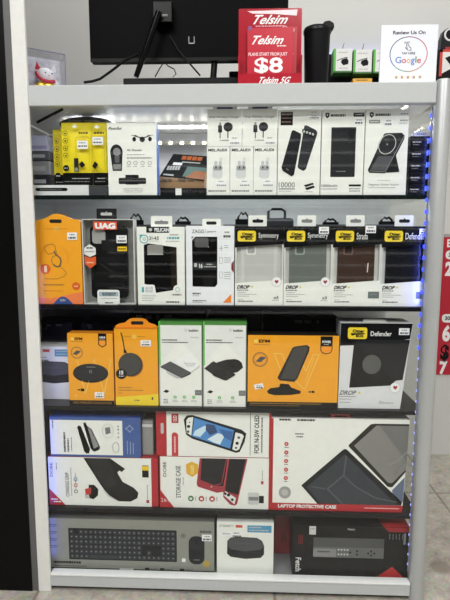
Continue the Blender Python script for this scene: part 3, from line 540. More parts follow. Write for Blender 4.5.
# four boxes of the same make: slanted black header, yellow badge
HB = mt((20, 20, 22), .35); BADGE = mt((246, 198, 46), .4, vary=0)
def badge(p, x0, y0, x1, y1):
    n = 'brand_badge'; p.part(n, 'yellow rounded badge with black letters'); p.rrect(n, x0, y0, x1, y1, 2.2, BADGE, 2); h = y1-y0; w_ = x1-x0
    p.text(n, 'Otter', x0+w_*.24, y0+h*.17, x1-w_*.14, y0+h*.46, INK, 3, .05); p.text(n, 'BOX', x0+w_*.42, y0+h*.58, x1-w_*.16, y0+h*.86, INK, 3, .06); p.poly(n, [(x0+w_*.14, y0+h*.50), (x1-w_*.1, y0+h*.48), (x1-w_*.12, y0+h*.55), (x0+w_*.40, y0+h*.62), (x0+w_*.2, y0+h*.72)], INK, 3)
def case_box(label, x, series, ccol, clear_, heart, grey_tag, tagm, sticker, wline):
    x1 = x+48.4
    p = Pack('phone_case_box', label, 'box', (x, 226.3, x1, 305), .034, .03, z2, G2); hw = p.w/2; P = lambda *a: [p.L(*q) for q in a]
    c = p.part('carton'); SI = mt((196, 196, 192), .45)
    c.box(-hw, hw, .0262, .03, 0, p.h, mt((170, 170, 166))); c.prism(P((x, 305), (x, 283.2), (x1, 279.4), (x1, 305)), 0, .026, W); c.prism(P((x, 247), (x, 226.3), (x1, 226.3), (x1, 243.6)), 0, .026, HB)
    c.prism(P((x, 284), (x, 246), (x+1.6, 246), (x+1.6, 284)), 0.001, .026, SI); c.prism(P((x1-1.6, 284), (x1-1.6, 243), (x1, 243), (x1, 284)), 0.001, .026, SI)
    c.prism(P((x+1.6, 284), (x+1.6, 246), (x+7, 246), (x+7, 284)), .012, .026, SI); c.prism(P((x1-7, 284), (x1-7, 243), (x1-1.6, 243), (x1-1.6, 284)), .012, .026, SI)
    p.poly('carton', [(x+24, 226.3), (x+36, 226.3), (x+36, 244.3), (x+24, 245.2)], mt((30, 30, 33), .35), .6)
    k = p.part('phone_case'); cm = mt(ccol, .35)
    k.prism(P(*rr(x+5.6, 240, x1-5.6, 296, 3)), .008, .0115, cm)
    k.prism(P(*rr(x+9.6, 244, x1-9.6, 296, 2)), .0072, .0082, mt(ch(ccol, .94), .3)) if clear_ else None
    k.flat(P(*rr(x+10.8, 246, x+21, 254.4, 2)), .0070, mt(ch(ccol, 1.12 if clear_ else 1.5), .4)); k.prism(P(*rr(x+12.6, 246, x+19.5, 253, 1.4)), .0064, .0069, mt(ch(ccol, .8), .3))
    if wline: k.flat(P((x+35.6, 263), (x+37, 262), (x+36.4, 271.5), (x+35.4, 271.5)), .0076, mt((200, 196, 190)))
    f_ = p.part('window_film'); f_.add([(a, .0006, b_) for a, b_ in P((x+1.6, 283), (x1-1.6, 279.6), (x1-1.6, 243.8), (x+1.6, 246.8))], [(0, 1, 2, 3)], FILM)
    badge(p, x+2.4, 230.6, x+20.6, 241.2); p.text('carton', series, x+23.2, 232.6, x+23.2+{'Symmetry': 20, 'Strada': 11, 'Defender': 19}[series], 239, WT, 1, 0)
    p.text('carton', 'DROP', x+1.8, 284.6, x+15.2, 288.4, INK, 1, .045, .1); p.text('carton', '+', x+16, 285, x+18.2, 287.2, mt((196, 190, 40), vary=0), 1, .06)
    p.dash('carton', x+2, 289.2, x+14, .9, TX); 
    for j, e_ in enumerate((9, 19, 12)): p.dash('carton', x+2.6, 291.6+j*1.9, x+2.6+e_, .6, TL)
    p.dash('carton', x+3, 298.6, x+8, .6, TL); p.dash('carton', x+3, 300.2, x+18.4, 1.2, TX)
    if heart:
        p.circ('carton', x1-6.6, 281, 4.7, WT, 1.5); p.ring('carton', x1-6.6, 281, 4.7, .45, LG, 2); h = mt((150, 20, 44), vary=0); X, Yh = x1-6.6, 281
        p.poly('carton', [(X, Yh+2), (X-2, Yh-.2), (X-1.7, Yh-1.5), (X-.8, Yh-1.7), (X, Yh-.9), (X+.8, Yh-1.7), (X+1.7, Yh-1.5), (X+2, Yh-.2)], h, 2); p.text('carton', 'x3', x1-9.6, 295.4, x1-4.6, 298.4, TX, 1, .03); p.dash('carton', x1-11, 299.4, x1-4, .7, TL)
    if grey_tag: p.part('corner_tag', 'grey square tag'); p.rect('corner_tag', x1-11.8, 290.4, x1-.6, 297.2, mt((96, 104, 102)), 1); p.dash('corner_tag', x1-10, 293, x1-3, .7, TL, 2)
    if sticker: p.price(*sticker)
    p.tab(x+13, 215.6, x+31.4, 226.3, mt((222, 222, 218)), (x+17, 219.6, x+28, 222.8), tagm)
    return p.done()
case_box('white box with slanted black header and clear see-through phone case', 235, 'Symmetry', (196, 196, 192), True, True, False, INK, None, False)
case_box('white box with slanted black header and grey-green phone case', 283.9, 'Symmetry', (98, 104, 99), False, True, False, GY, (318, 226.8, 327.8, 233.6), False)
case_box('white box with slanted black header and brown leather phone case', 332.4, 'Strada', (61, 45, 38), False, False, True, GY, (364, 225.6, 374.4, 232.8), True)
case_box('white box with slanted black header and near-black phone case by the post', 380.9, 'Defender', (24, 24, 28), False, False, True, DK, (417.6, 228.6, 427, 234), False)
# boxes and hooks behind the second row
for k, (x, t) in enumerate(((60, 'arched orange pack'), (136, 'box with the teal print'), (183, 'box with the orange triangle'), (243, 'clear-case box'), (330, 'brown leather case box'), (386, 'near-black case box'))):
    l = at(x, 260, .12); zt = at(x, 224.5, .12).z
    e = empty('plain_carton', (l.x, .12, z2), 'dark carton with black hang tab behind the %s' % t, 'box', 'dark cartons behind the second row')
    MB().box(-.05, .05, 0, .05, 0, zt-z2, mt((58+k*6, 58+k*6, 60+k*6), .4)).build('carton', e)
    m = MB(); h = zt-z2; hh = (.018, .026, .018, .03, .014, .018)[k]
    for s in (-1, 1): m.tube([(s*.012, .01, h-.002), (s*.013, .01, h+hh*.6), (s*.005, .01, h+hh), (0, .01, h+hh*.8)], .003, BK, 6)
    m.box(-.02, .02, .006, .009, h-.002, h+hh*.45, BK); m.build('hang_tab', e, smooth=True)
p = at(278, 218, .16); e = empty('cable_pouch', (p.x, .2, z2), 'bulky black pouch rising behind the grey-green case box', 'pouch'); h = at(278, 218, .2).z-z2
MB().box(-.045, .045, 0, .03, 0, h, mt((24, 24, 26), .5)).build('body', e, bevel=.008); m = MB(); m.tube([(-.022, .015, h-.003), (-.022, .015, h+.018), (-.012, .015, h+.024), (.012, .015, h+.024), (.022, .015, h+.018), (.022, .015, h-.003)], .0035, BK); m.build('handle', e, smooth=True)
# ------------------------------------------------------------------ row three
z3 = Sz[2]
def speaker_box(label, px, Y, zb):
    p = Pack('speaker_box', label, 'box', px, Y, .055, zb, 'white smart speaker boxes'); x0, y0, x1, y1 = px; p.body(W); sx = (x1-x0)/56.5; sy = (y1-y0)/51.1
    z = lambda *a: [(x0+(u-15)/5.62*sx, y0+(v-78)/5.62*sy) for u, v in a]
    p.text('carton', 'CYGNETT', *z((28, 92))[0], *z((110, 104))[0], TX, 1, 0); p.rect('carton', *z((120, 92))[0], *z((158, 106))[0], mt((196, 70, 44), vary=0)); p.rect('carton', *z((186, 92))[0], *z((320, 130))[0], mt((74, 142, 176))); p.dash('carton', *z((194, 99))[0], z((262, 0))[0][0], 1.2, LG, 2); p.dash('carton', *z((194, 115))[0], z((306, 0))[0][0], 1.2, LG, 2)
    p.part(g, 'printed picture of a dark round-edged device'); shape(p, z((74, 180), (92, 162), (130, 156), (240, 160), (268, 176), (280, 204), (280, 250), (262, 270), (176, 278), (92, 268), (72, 250)), mt((46, 47, 50))); shape(p, z((80, 178), (96, 164), (130, 159), (238, 163), (266, 180), (276, 208), (262, 224), (176, 236), (92, 226), (78, 208)), mt((66, 67, 71)), 2); shape(p, z((120, 186), (200, 186), (214, 196), (110, 196)), mt((74, 75, 79)), 3)
    n = 'price_sticker'; p.poly(n, z((38, 128), (160, 124), (158, 156), (40, 154)), mt((228, 228, 226)), 2.4); p.dash(n, *z((110, 132))[0], z((140, 0))[0][0], 1.2, TL, 3); p.dash(n, *z((104, 148))[0], z((152, 0))[0][0], 1.5, TX, 3); p.dash(n, *z((46, 136))[0], z((90, 0))[0][0], 1.5, LG, 3)
    return p.done()
speaker_box('white box with dark device, half behind the upright in blue light', (25, 346.8, 82, 402.8), .072, z3)
p = Pack('wireless_charger_box', 'orange box picturing a flat oval black charging pad', 'box', (68.4, 333.4, 113.4, 405.4), .034, .035, z3); z = Zm(32, 330, 5.29); p.body(OR, mt((200, 120, 26)))
p.rect('carton', 68.4, 400.9, 113.4, 405.4, INK); p.text('carton', 'USB WIRELESS CHARGE PAD', 72, 402.2, 111, 404.4, mt((150, 110, 40), vary=0), 2, .01); p.text('carton', 'EFM', *z((232, 40))[0], *z((272, 54))[0], INK, 1, .03); p.rect('carton', *z((212, 40))[0], *z((226, 54))[0], mt((250, 200, 110), vary=0)); p.dash('carton', *z((212, 60))[0], z((274, 0))[0][0], .7, LN)
p.poly('carton', z((355, 18), (398, 18), (398, 78), (376, 92), (355, 78)), INK); p.poly('carton', z((360, 54), (393, 54), (393, 76), (376, 86), (360, 76)), mt((236, 140, 30), vary=0), 2); p.dash('carton', *z((362, 34))[0], z((392, 0))[0][0], 1.2, WT, 2); p.dash('carton', *z((362, 44))[0], z((392, 0))[0][0], .8, LG, 2)
p.ring('carton', *z((240, 120))[0], 5.6, .6, TX); p.poly('carton', z((218, 128), (240, 108), (264, 112), (240, 132)), TX)
VL = mt((252, 186, 92), vary=0)
for pts in (((240, 155), (278, 340), (300, 270)), ((300, 270), (332, 150), (378, 340)), ((378, 340), (420, 150))): p.line('carton', z(*pts), .9, VL)
p.part(g, 'printed picture of an oval charging pad'); blob(p, z, 310, 230, 94, 50, mt((30, 30, 32))); blob(p, z, 310, 224, 92, 46, mt((52, 52, 53)), 2); p.line(g, z((225, 242), (395, 242)), .5, mt((36, 36, 37)), 3); p.ring(g, *z((310, 220))[0], 1.2, .4, TL, 3); p.dash(g, *z((290, 194))[0], z((335, 0))[0][0], .6, TL, 3)
p.poly('carton', z((234, 318), (250, 314), (250, 324)), INK); p.rect('carton', *z((254, 312))[0], *z((274, 326))[0], INK); p.circ('carton', *z((228, 350))[0], .9, VL)
p.price(*z((328, 330))[0], *z((378, 362))[0]); p.done()
p = Pack('wireless_charger_pack', 'orange pack with arched hang tab picturing a round pad on a cord', 'box', (114.8, 318.6, 157.8, 408.4), .034, .035, z3); z = Zm(108, 312, 6)
c = p.part('carton'); P = lambda *a: [p.L(*q) for q in a]; p.body(OR, mt((214, 130, 28)), outline=[(114.8, 408.4), (114.8, 328.6), (157.8, 328.6), (157.8, 408.4)])
p.poly('carton', [(114.8, 408.4), (114.8, 400), (157.8, 396), (157.8, 408.4)], mt((248, 196, 40)), .5)
c = p.part('hang_tab'); c.prism(P(*([(114.8, 328.4), (115.6, 326.5), (119, 324.6), (125, 323.4), (129.5, 319.6), (133, 318.7), (142, 318.7), (146, 320), (149, 323.4), (154, 325), (157, 326.5), (157.8, 328.4)])), .01, .0115, mt((236, 140, 30), .4)); c.flat(P(*rr(131, 321.9, 143.4, 325.4, 1.4)), .0096, DK); p.line('carton', [(114.8, 328.8), (157.8, 328.8)], .7, mt((196, 112, 20), vary=0))
p.dash('carton', *z((102, 147))[0], z((140, 0))[0][0], .6, LN); p.dash('carton', *z((180, 147))[0], z((226, 0))[0][0], .6, LN); p.rect('carton', *z((150, 138))[0], *z((172, 162))[0], mt((252, 196, 100), vary=0)); p.text('carton', '5', *z((156, 142))[0], *z((168, 158))[0], OR, 2, .02)
p.part(g, 'printed picture of a round charging pad'); (cx, cy), = z((135, 322)); p.circ(g, cx+.8, cy+.9, 12.1, mt((168, 100, 30)), 1); p.circ(g, cx, cy, 12.1, mt((54, 53, 52)), 2); p.circ(g, cx-.3, cy-.4, 11.3, mt((64, 63, 62)), 3); p.line(g, z((82, 124), (90, 150), (98, 200), (102, 235)), .9, INK, 4); p.poly(g, z((98, 228), (106, 228), (118, 250), (96, 250)), INK, 4)
p.circ('carton', *z((79, 380))[0], 5.4, INK, 4); p.text('carton', '15', *z((68, 360))[0], *z((92, 384))[0], WT, 5, .04); p.dash('carton', *z((64, 391))[0], z((96, 0))[0][0], 1, LG, 5)
p.dash('carton', *z((58, 464))[0], z((140, 0))[0][0], .9, LN); p.dash('carton', *z((58, 480))[0], z((208, 0))[0][0], 1, LN); p.dash('carton', *z((58, 500))[0], z((84, 0))[0][0], .6, LN); p.text('carton', 'EFM', *z((154, 542))[0], *z((184, 552))[0], TX, 1, .02); p.rect('carton', *z((258, 524))[0], *z((268, 542))[0], TX)
p.price(*z((198, 170))[0], *z((260, 208))[0]); p.done()
GR = mt((86, 176, 66), .45)
def dock(label, x, dark):
    p = Pack('charging_dock_box', label, 'box', (x, 321.6, x+43.4, 409.6), .034, .055, z3, 'white charging dock boxes with green edges'); p.body(W, mt((40, 84, 44)), top=mt((62, 120, 50))); z = Zm(x-3.9, 315, 6.18)
    p.rect('carton', x, 321.6, x+43.4, 325.2, mt((66, 126, 52)), .6); p.rect('carton', x, 321.6, x+1.8, 366.6, GR, .8); p.rect('carton', x, 366.6, x+1, 409.6, mt((150, 152, 148)), .8); p.rect('carton', x+42.6, 325, x+43.4, 409.6, mt((120, 122, 118)), .8)
    p.text('carton', 'belkin', *z((210, 88))[0], *z((268, 104))[0], INK, 1, .03)
    for i in range(5): a = i*1.256; p.circ('carton', z((192, 0))[0][0]+math.cos(a)*1, z((0, 95))[0][1]+math.sin(a)*1.3, .4, TL)
    p.dash('carton', *z((44, 154))[0], z((140, 0))[0][0], 1.2, INK); p.dash('carton', *z((44, 169))[0], z((206, 0))[0][0], 1.2, TX); p.dash('carton', *z((222, 136))[0], z((272, 0))[0][0], 1.4, LG)
    p.poly('carton', z((25, 325), (40, 300), (150, 160), (285, 300), (285, 120), (270, 64), (40, 64), (30, 320)), mt((216, 216, 213)), .7)
    p.part(g, 'printed picture of a %s charging dock with phone' % ('black' if dark else 'white'))
    if not dark:
        shape(p, z((120, 290), (190, 246), (225, 236), (262, 300), (272, 318), (230, 350), (205, 362)), mt((232, 232, 230))); p.line(g, z((272, 318), (272, 328), (226, 362)), .9, LG, 2); shape(p, z((62, 345), (150, 395), (225, 360), (225, 372), (160, 404), (130, 404), (75, 372)), mt((176, 176, 176)), 1.5); shape(p, z((95, 294), (222, 364), (220, 376), (166, 402), (34, 332), (36, 326)), mt((58, 60, 62)), 3); shape(p, z((95, 297), (216, 364), (165, 396), (40, 328)), mt((72, 74, 76)), 4)
        shape(p, rr(*z((183, 276))[0], *z((250, 326))[0], 3.6), mt((204, 204, 202)), 3); shape(p, rr(*z((186, 270))[0], *z((250, 312))[0], 3.4), mt((228, 228, 226)), 4); p.line(g, z((184, 304), (250, 304)), .4, TL, 5)
    else:
        shape(p, z((108, 300), (170, 280), (222, 276), (262, 296), (272, 330), (238, 360), (170, 372)), mt((44, 45, 46))); blob(p, z, 220, 310, 36, 26, mt((24, 24, 26)), 2); blob(p, z, 226, 300, 30, 22, mt((36, 37, 38)), 3)
        shape(p, z((80, 296), (90, 291), (225, 372), (222, 380), (168, 414), (150, 410), (90, 385), (80, 372), (32, 338)), mt((40, 41, 42)), 4); shape(p, z((84, 300), (216, 374), (168, 406), (42, 336)), mt((54, 55, 57)), 5); shape(p, z((90, 340), (150, 340), (178, 384), (110, 388)), mt((42, 43, 44)), 6)
    shape(p, z((48, 492), (66, 478), (88, 486), (72, 500)), INK)
    p.part('corner_tag', 'grey square tag'); p.rect('corner_tag', *z((246, 478))[0], *z((287, 512))[0], mt((104, 108, 106)), 1); p.dash('corner_tag', *z((254, 492))[0], z((280, 0))[0][0], .8, TL, 2)
    for q in ((122, 180, 238) if not dark else (126, 208)): (a, b_), = z((q, 526)); p.circ('carton', a, b_, 1.7, mt((92, 172, 82), vary=0)); p.circ('carton', a, b_, .6, W, 2); p.dash('carton', a-2.5, b_+3, a+2.7, .6, TL); p.dash('carton', a-2.5, b_+4.4, a+3.4, .6, TL)
    for k in range(3): p.dash('carton', *z((50, 540+k*11))[0], z((78, 0))[0][0], .7, TX)
    return p.done()
dock('white box with green edges picturing a white charging dock', 158.9, False)
dock('white box with green edges picturing an all-black charging dock', 203, True)
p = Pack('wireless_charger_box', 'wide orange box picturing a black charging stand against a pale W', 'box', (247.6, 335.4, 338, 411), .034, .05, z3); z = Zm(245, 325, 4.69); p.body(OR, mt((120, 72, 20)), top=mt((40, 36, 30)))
p.rect('carton', 247.6, 405, 338, 411, INK); p.dash('carton', 250, 406.2, 322, 1, mt((150, 110, 40), vary=0), 2); p.dash('carton', 249.5, 408.4, 300, .8, mt((110, 84, 40), vary=0), 2)
p.text('carton', 'EFM', *z((64, 70))[0], *z((114, 85))[0], INK, 1, .03); p.rect('carton', *z((40, 70))[0], *z((58, 86))[0], mt((252, 196, 100), vary=0)); p.dash('carton', *z((40, 93))[0], z((114, 0))[0][0], .6, LN)
p.poly('carton', z((350, 52), (406, 52), (406, 120), (396, 134), (378, 138), (360, 134), (350, 120)), INK); p.poly('carton', z((354, 100), (402, 100), (402, 120), (392, 131), (378, 134), (364, 131), (354, 120)), mt((240, 140, 28), vary=0), 2); p.text('carton', 'POWER', *z((358, 72))[0], *z((398, 84))[0], WT, 2, .03); p.dash('carton', *z((366, 90))[0], z((390, 0))[0][0], .6, LG, 2)
p.ring('carton', *z((70, 167))[0], 7.2, .7, TX); p.ring('carton', *z((70, 167))[0], 6, .5, mt((190, 112, 20), vary=0)); p.poly('carton', z((48, 178), (72, 152), (98, 156), (74, 180)), TX)
p.line('carton', z((135, 137), (172, 137), (215, 250), (232, 222)), .8, VL); p.line('carton', z((135, 137), (200, 300)), .8, VL); p.line('carton', z((215, 250), (282, 312), (345, 140), (318, 140), (286, 222), (268, 185)), .8, VL); p.line('carton', z((322, 155), (282, 280)), .5, VL)
p.part(g, 'printed picture of a black charging stand'); shape(p, z((104, 322), (120, 308), (168, 300), (212, 300), (264, 320), (262, 332), (215, 340), (140, 342), (110, 334)), mt((30, 29, 29))); shape(p, z((166, 284), (206, 286), (222, 308), (160, 306)), mt((22, 22, 22)), 2); shape(p, z((220, 108), (232, 102), (288, 94), (300, 104), (298, 124), (246, 258), (232, 274), (164, 268), (152, 256)), mt((44, 43, 43)), 3); shape(p, z((226, 110), (286, 99), (292, 110), (238, 262), (166, 260)), mt((64, 62, 60)), 4)
p.poly('carton', z((296, 324), (310, 318), (310, 328)), INK); p.rect('carton', *z((314, 318))[0], *z((328, 328))[0], INK); p.part('price_sticker'); n = 'price_sticker'; p.poly(n, z((40, 292), (82, 282), (90, 306), (48, 316)), WT, 3); p.dash(n, *z((54, 294))[0], z((80, 0))[0][0], 1, TL, 4); p.dash(n, *z((54, 302))[0], z((84, 0))[0][0], 1.3, TX, 4); p.done()
# tilted case box
p = Pack('phone_case_box', 'larger leaning white box with black header and ringed black case', 'box', (339.2, 323, 410.8, 406.2), .036, .055, z3); z = Zm(336, 312, 5.62); P = lambda *a: [p.L(*q) for q in a]
OUT = [(339.2, 406.2), (339.6, 323), (410.8, 323), (402, 406.2)]; c = p.part('carton'); n_ = [p.L(*q) for q in OUT]
fr = [(a, 0, b_) for a, b_ in n_]; dz = .02; bkp = [(n_[0][0], .04, 0), (n_[1][0]+.002, .075, n_[1][1]), (n_[2][0]-.004, .075, n_[2][1]), (n_[3][0], .04, 0)]
c.add(fr+bkp, [(0, 3, 2, 1), (4, 5, 6, 7), (0, 1, 5, 4), (2, 3, 7, 6), (1, 2, 6, 5), (0, 4, 7, 3)], mt((206, 206, 208), .45))
p.poly('carton', [(339.5, 345), (339.7, 323.3), (410.6, 323.3), (408.6, 338), (352, 344.5)], HB, .6)
cs = p.part('phone_case', 'black case with a grey ring behind the window'); wpts = z((98, 150), (408, 150), (378, 368), (340, 372), (310, 400), (78, 415)); p.poly('phone_case', wpts, mt((30, 30, 32), .35), 1); p.poly('phone_case', z((98, 152), (408, 152), (378, 368), (330, 374)), mt((44, 44, 48), .3), 1.5); (cx, cy), = z((205, 285)); p.circ('phone_case', cx, cy, 11, mt((26, 26, 27)), 2); p.circ('phone_case', cx-.8, cy, 9.4, mt((78, 78, 76)), 3); p.ring('phone_case', cx, cy, 10.4, .5, mt((56, 56, 58)), 3)
badge(p, *z((60, 86))[0], *z((168, 148))[0]); p.text('carton', 'Defender', *z((188, 106))[0], *z((305, 132))[0], WT, 1, .012); p.price(*z((344, 88))[0], *z((402, 124))[0])
p.circ('carton', *z((337, 411))[0], 5, WT, 2); p.ring('carton', *z((337, 411))[0], 5, .5, LG, 3); (X, Yh), = z((338, 411)); p.poly('carton', [(X, Yh+2.2), (X-2.2, Yh-.3), (X-1.8, Yh-1.7), (X-.8, Yh-1.9), (X, Yh-1), (X+.8, Yh-1.9), (X+1.8, Yh-1.7), (X+2.2, Yh-.3)], mt((150, 20, 44), vary=0), 3)
p.text('carton', 'DROP', *z((24, 430))[0], *z((122, 455))[0], TX, 1, .02, .1); p.text('carton', '+', *z((128, 434))[0], *z((144, 450))[0], mt((196, 190, 40), vary=0), 1, .06); p.dash('carton', *z((22, 461))[0], z((118, 0))[0][0], 1, TL); p.dash('carton', *z((24, 476))[0], z((96, 0))[0][0], .8, TL); p.dash('carton', *z((24, 494))[0], z((88, 0))[0][0], .8, TL); p.dash('carton', *z((250, 486))[0], z((272, 0))[0][0], .6, TL); p.dash('carton', *z((250, 494))[0], z((330, 0))[0][0], 1, TL)
c = p.part('hang_tab', 'folded back hang tab'); c.add([p.L(*q)[:1]+(yy,)+(p.h+.001+zz_,) for q, yy, zz_ in (((362, 323), .004, 0), ((386, 323), .004, 0), ((385, 323), .03, .006), ((364, 323), .03, .006))], [(0, 1, 2, 3)], W)
p.done()
# dark stock behind row three
for x0, x1, y0, Y, c, t in ((34, 74, 322, .14, (26, 27, 36), 'black carton behind the smart speaker box in the blue corner'), (82, 128, 322, .14, (30, 28, 27), 'black carton behind the oval charging pad box'), (130, 205, 313, .15, (34, 31, 28), 'black carton behind the white-dock box'), (208, 262, 315, .12, (46, 42, 38), 'brown-black carton behind the black-dock box'), (264, 338, 318, .14, (28, 28, 28), 'black carton behind the wide orange box'), (342, 402, 330, .16, (52, 50, 47), 'grey-brown carton behind the leaning case box')):
    l0, l1 = at(x0, 360, Y).x, at(x1, 360, Y).x; h = at((x0+x1)/2, y0, Y).z-z3
    e = empty('plain_carton', ((l0+l1)/2, Y, z3), t, 'box', 'dark cartons behind the third row'); MB().box((l0-l1)/2, (l1-l0)/2, 0, .1, 0, h, mt(c, .5, 0, .5, 14)).build('carton', e, bevel=.002)
    m = MB()
    for k in range(5): a = random.uniform((l0-l1)/2+.005, (l1-l0)/2-.02); m.box(a, a+random.uniform(.006, .02), -.0006, 0, h-random.uniform(.01, .02), h-.006, mt((92, 84, 74)))
    m.build('end_label', e)
# ------------------------------------------------------------------ row four
z4 = Sz[3]; RD = mt((168, 28, 38), .4)
p = Pack('console_grip_box', 'white box with red corner and vertical print picturing a console grip', 'box', (48.8, 457.6, 152.4, 507.6), .034, .045, z4); z = Zm(42, 452, 3.6); p.body(W, mt((150, 30, 38)))
lowA = p.zt
p.part('red_side', 'red side flap'); p.part('red_side').box(p.w/2+.0002, p.w/2+.0135, .0005, .045, .001, p.h-.001, RD); p.rect('carton', 151.2, 457.8, 152.4, 507.6, RD, .5)
p.poly('carton', [(48.8, 507.6), (48.8, 490.5), (64.6, 507.6)], RD); p.dash('carton', 50.5, 501, 57, 1.2, W, 2); p.dash('carton', 53, 503.6, 60, 1.2, W, 2)
p.text('carton', 'CONSOLE GRIP', *z((84, 78))[0], *z((97, 168))[0], TX, 1, .012, 0, 90); p.text('carton', 'DOBE', *z((30, 42))[0], *z((40, 94))[0], TX, 1, .01, 0, 90); p.dash('carton', z((0, 60))[0][1], z((104, 0))[0][0], z((0, 165))[0][1], .8, TL, 1, True); p.dash('carton', 464, 56.5, 471, 1, TL, 1, True)
for v, cc in ((102, (60, 110, 160)), (125, (190, 60, 60)), (148, (90, 90, 90))): (a, b_), = z((121, v)); p.ring('carton', a, b_, 1.6, .8, mt(cc, vary=0)); p.dash('carton', b_-6, a-.4, b_-2.4, .9, TL, 1, True)
p.part(g, 'printed picture of a black console grip'); shape(p, z((152, 22), (248, 22), (300, 60), (288, 72), (280, 66), (272, 74), (290, 108), (330, 130), (346, 148), (342, 168), (318, 182), (275, 182), (240, 160), (222, 138), (205, 112)), mt((38, 38, 38))); shape(p, z((168, 24), (236, 24), (262, 70), (268, 120), (228, 134), (212, 112)), mt((52, 52, 51)), 2); p.line(g, z((222, 140), (238, 162), (272, 180)), .8, LG, 3); p.line(g, z((232, 136), (246, 156), (280, 172)), .6, mt((24, 24, 24)), 3)
shape(p, z((168, 122), (188, 122), (202, 138), (200, 162), (184, 176), (166, 172)), mt((28, 28, 28))); shape(p, z((154, 138), (176, 132), (176, 156), (156, 160)), mt((176, 40, 40)), 2); shape(p, z((152, 156), (168, 160), (170, 174), (154, 172)), LG, 1.5)
n = 'gold_seal'; p.part(n, 'black and yellow seal'); p.rect(n, *z((361, 46))[0], *z((384, 90))[0], INK, 2); p.rect(n, *z((361, 48))[0], *z((384, 64))[0], GOLD, 3); p.rect('carton', *z((374, 174))[0], *z((384, 186))[0], RD); p.dash('carton', z((0, 118))[0][1], z((377, 0))[0][0], z((0, 170))[0][1], .8, TL, 1, True); p.done()
p = Pack('game_case_box', 'blue and white box picturing an open case, on the console grip box', 'box', (50.2, 417.4, 140.4, 460), .036, .045, lowA+.0008); z = Zm(42, 410, 3.6); BLU = mt((58, 84, 142), .35); p.body(BLU, mt((40, 62, 120), .35), top=mt((50, 84, 170), .3))
p.rect('carton', *z((30, 38))[0], *z((290, 172))[0], W); p.part(g, 'printed picture of an open case'); shape(p, z((128, 66), (134, 58), (142, 62), (172, 150), (168, 166), (158, 168), (150, 158)), mt((64, 64, 66))); shape(p, z((150, 50), (158, 46), (166, 62), (180, 72), (208, 140), (206, 152), (186, 160), (174, 148)), mt((160, 160, 160))); shape(p, z((166, 66), (178, 74), (204, 138), (186, 148)), mt((128, 128, 128)), 2)
p.ring(g, *z((238, 78))[0], 5.4, .4, TL, 1, 7.6); shape(p, z((228, 66), (246, 62), (248, 86), (230, 92)), mt((110, 110, 112)), 2); p.ring(g, *z((265, 142))[0], 3.2, .5, TX, 1, 5.6)
for v in (58, 70, 84, 100): p.circ('carton', *z((275, v+2))[0], .8, TX)
p.dash('carton', z((0, 86))[0][1], z((77, 0))[0][0], z((0, 162))[0][1], 2, TX, 1, True); p.dash('carton', z((0, 110))[0][1], z((90, 0))[0][0], z((0, 162))[0][1], 1.8, TX, 1, True); p.dash('carton', z((0, 104))[0][1], z((104, 0))[0][0], z((0, 160))[0][1], .8, TL, 1, True); p.dash('carton', 420.8, 52.6, 430, 1, TL, 1, True)
(X, Yh), = z((316, 68)); LB = mt((150, 165, 195), vary=0); p.line('carton', [(X, Yh-4), (X+1.6, Yh-1.6), (X+4, Yh), (X+1.6, Yh+1.6), (X, Yh+4), (X-1.6, Yh+1.6), (X-4, Yh), (X-1.6, Yh-1.6)], .7, LB, 1, True)
for k, a in enumerate((305, 316, 326)): p.dash('carton', z((0, 115+k*4))[0][1], z((a, 0))[0][0], z((0, 168))[0][1], .8, LB, 1, True)
p.done()
p = Pack('storage_case_box', 'white and red box picturing a red storage case with console', 'box', (159.4, 457.4, 270.8, 509), .034, .045, z4); z = Zm(155, 452, 3.75); p.body(W, mt((150, 26, 36))); lowB = p.zt
p.rect('carton', 268.4, 457.4, 270.8, 509, RD, .6); p.rect('carton', 159.4, 457.4, 160.2, 509, RD, .6); p.poly('carton', [(159.6, 509), (159.6, 490.6), (173.6, 509)], RD); p.text('carton', '2 in 1', 161, 499.5, 168, 503.5, W, 2, .01)
p.text('carton', 'STORAGE CASE', *z((78, 54))[0], *z((96, 176))[0], TX, 1, .012, 0, 90); p.text('carton', 'DOBE', *z((30, 40))[0], *z((42, 96))[0], TX, 1, .01, 0, 90); p.dash('carton', z((0, 98))[0][1], z((104, 0))[0][0], z((0, 128))[0][1], .8, TL, 1, True)
p.poly('carton', z((116, 48), (138, 38), (162, 48), (162, 80), (140, 96), (118, 82)), mt((214, 160, 44), vary=0)); p.text('carton', 'OLED', *z((134, 50))[0], *z((146, 84))[0], mt((250, 225, 150), vary=0), 2, .02, 0, 90)
p.part(g, 'printed picture of a red and black storage case'); RC = mt((150, 40, 52)); shape(p, z((168, 24), (346, 24), (308, 196), (298, 202), (282, 198), (256, 170), (256, 150), (232, 154), (160, 132), (156, 120)), RC); shape(p, z((176, 24), (272, 24), (258, 128), (228, 126), (170, 108)), mt((46, 46, 48)), 2); p.line(g, z((168, 106), (222, 126), (250, 118), (268, 24)), .7, RC, 3); shape(p, z((278, 24), (340, 24), (312, 160), (262, 146)), mt((38, 37, 40)), 2); p.line(g, z((276, 24), (258, 130)), .8, mt((196, 60, 70)), 4)
shape(p, z((264, 146), (304, 172), (298, 196), (258, 162)), mt((214, 214, 212)), 4); blob(p, z, 276, 160, 6, 6, INK, 5); blob(p, z, 264, 156, 5, 5, INK, 5); blob(p, z, 290, 178, 5, 5, INK, 5); blob(p, z, 212, 130, 3, 3, LG, 5)
for a, cc in ((134, (50, 110, 60)), (174, (170, 60, 44)), (214, (166, 36, 44))): (X, Yh), = z((a, 178)); p.circ('carton', X, Yh, 2.9, mt(cc, vary=0)); p.rect('carton', X-1.3, Yh-1, X+1.3, Yh+1.2, W, 2); p.dash('carton', Yh-2.2, X+4.4, Yh+2.2, .8, TL, 1, True)
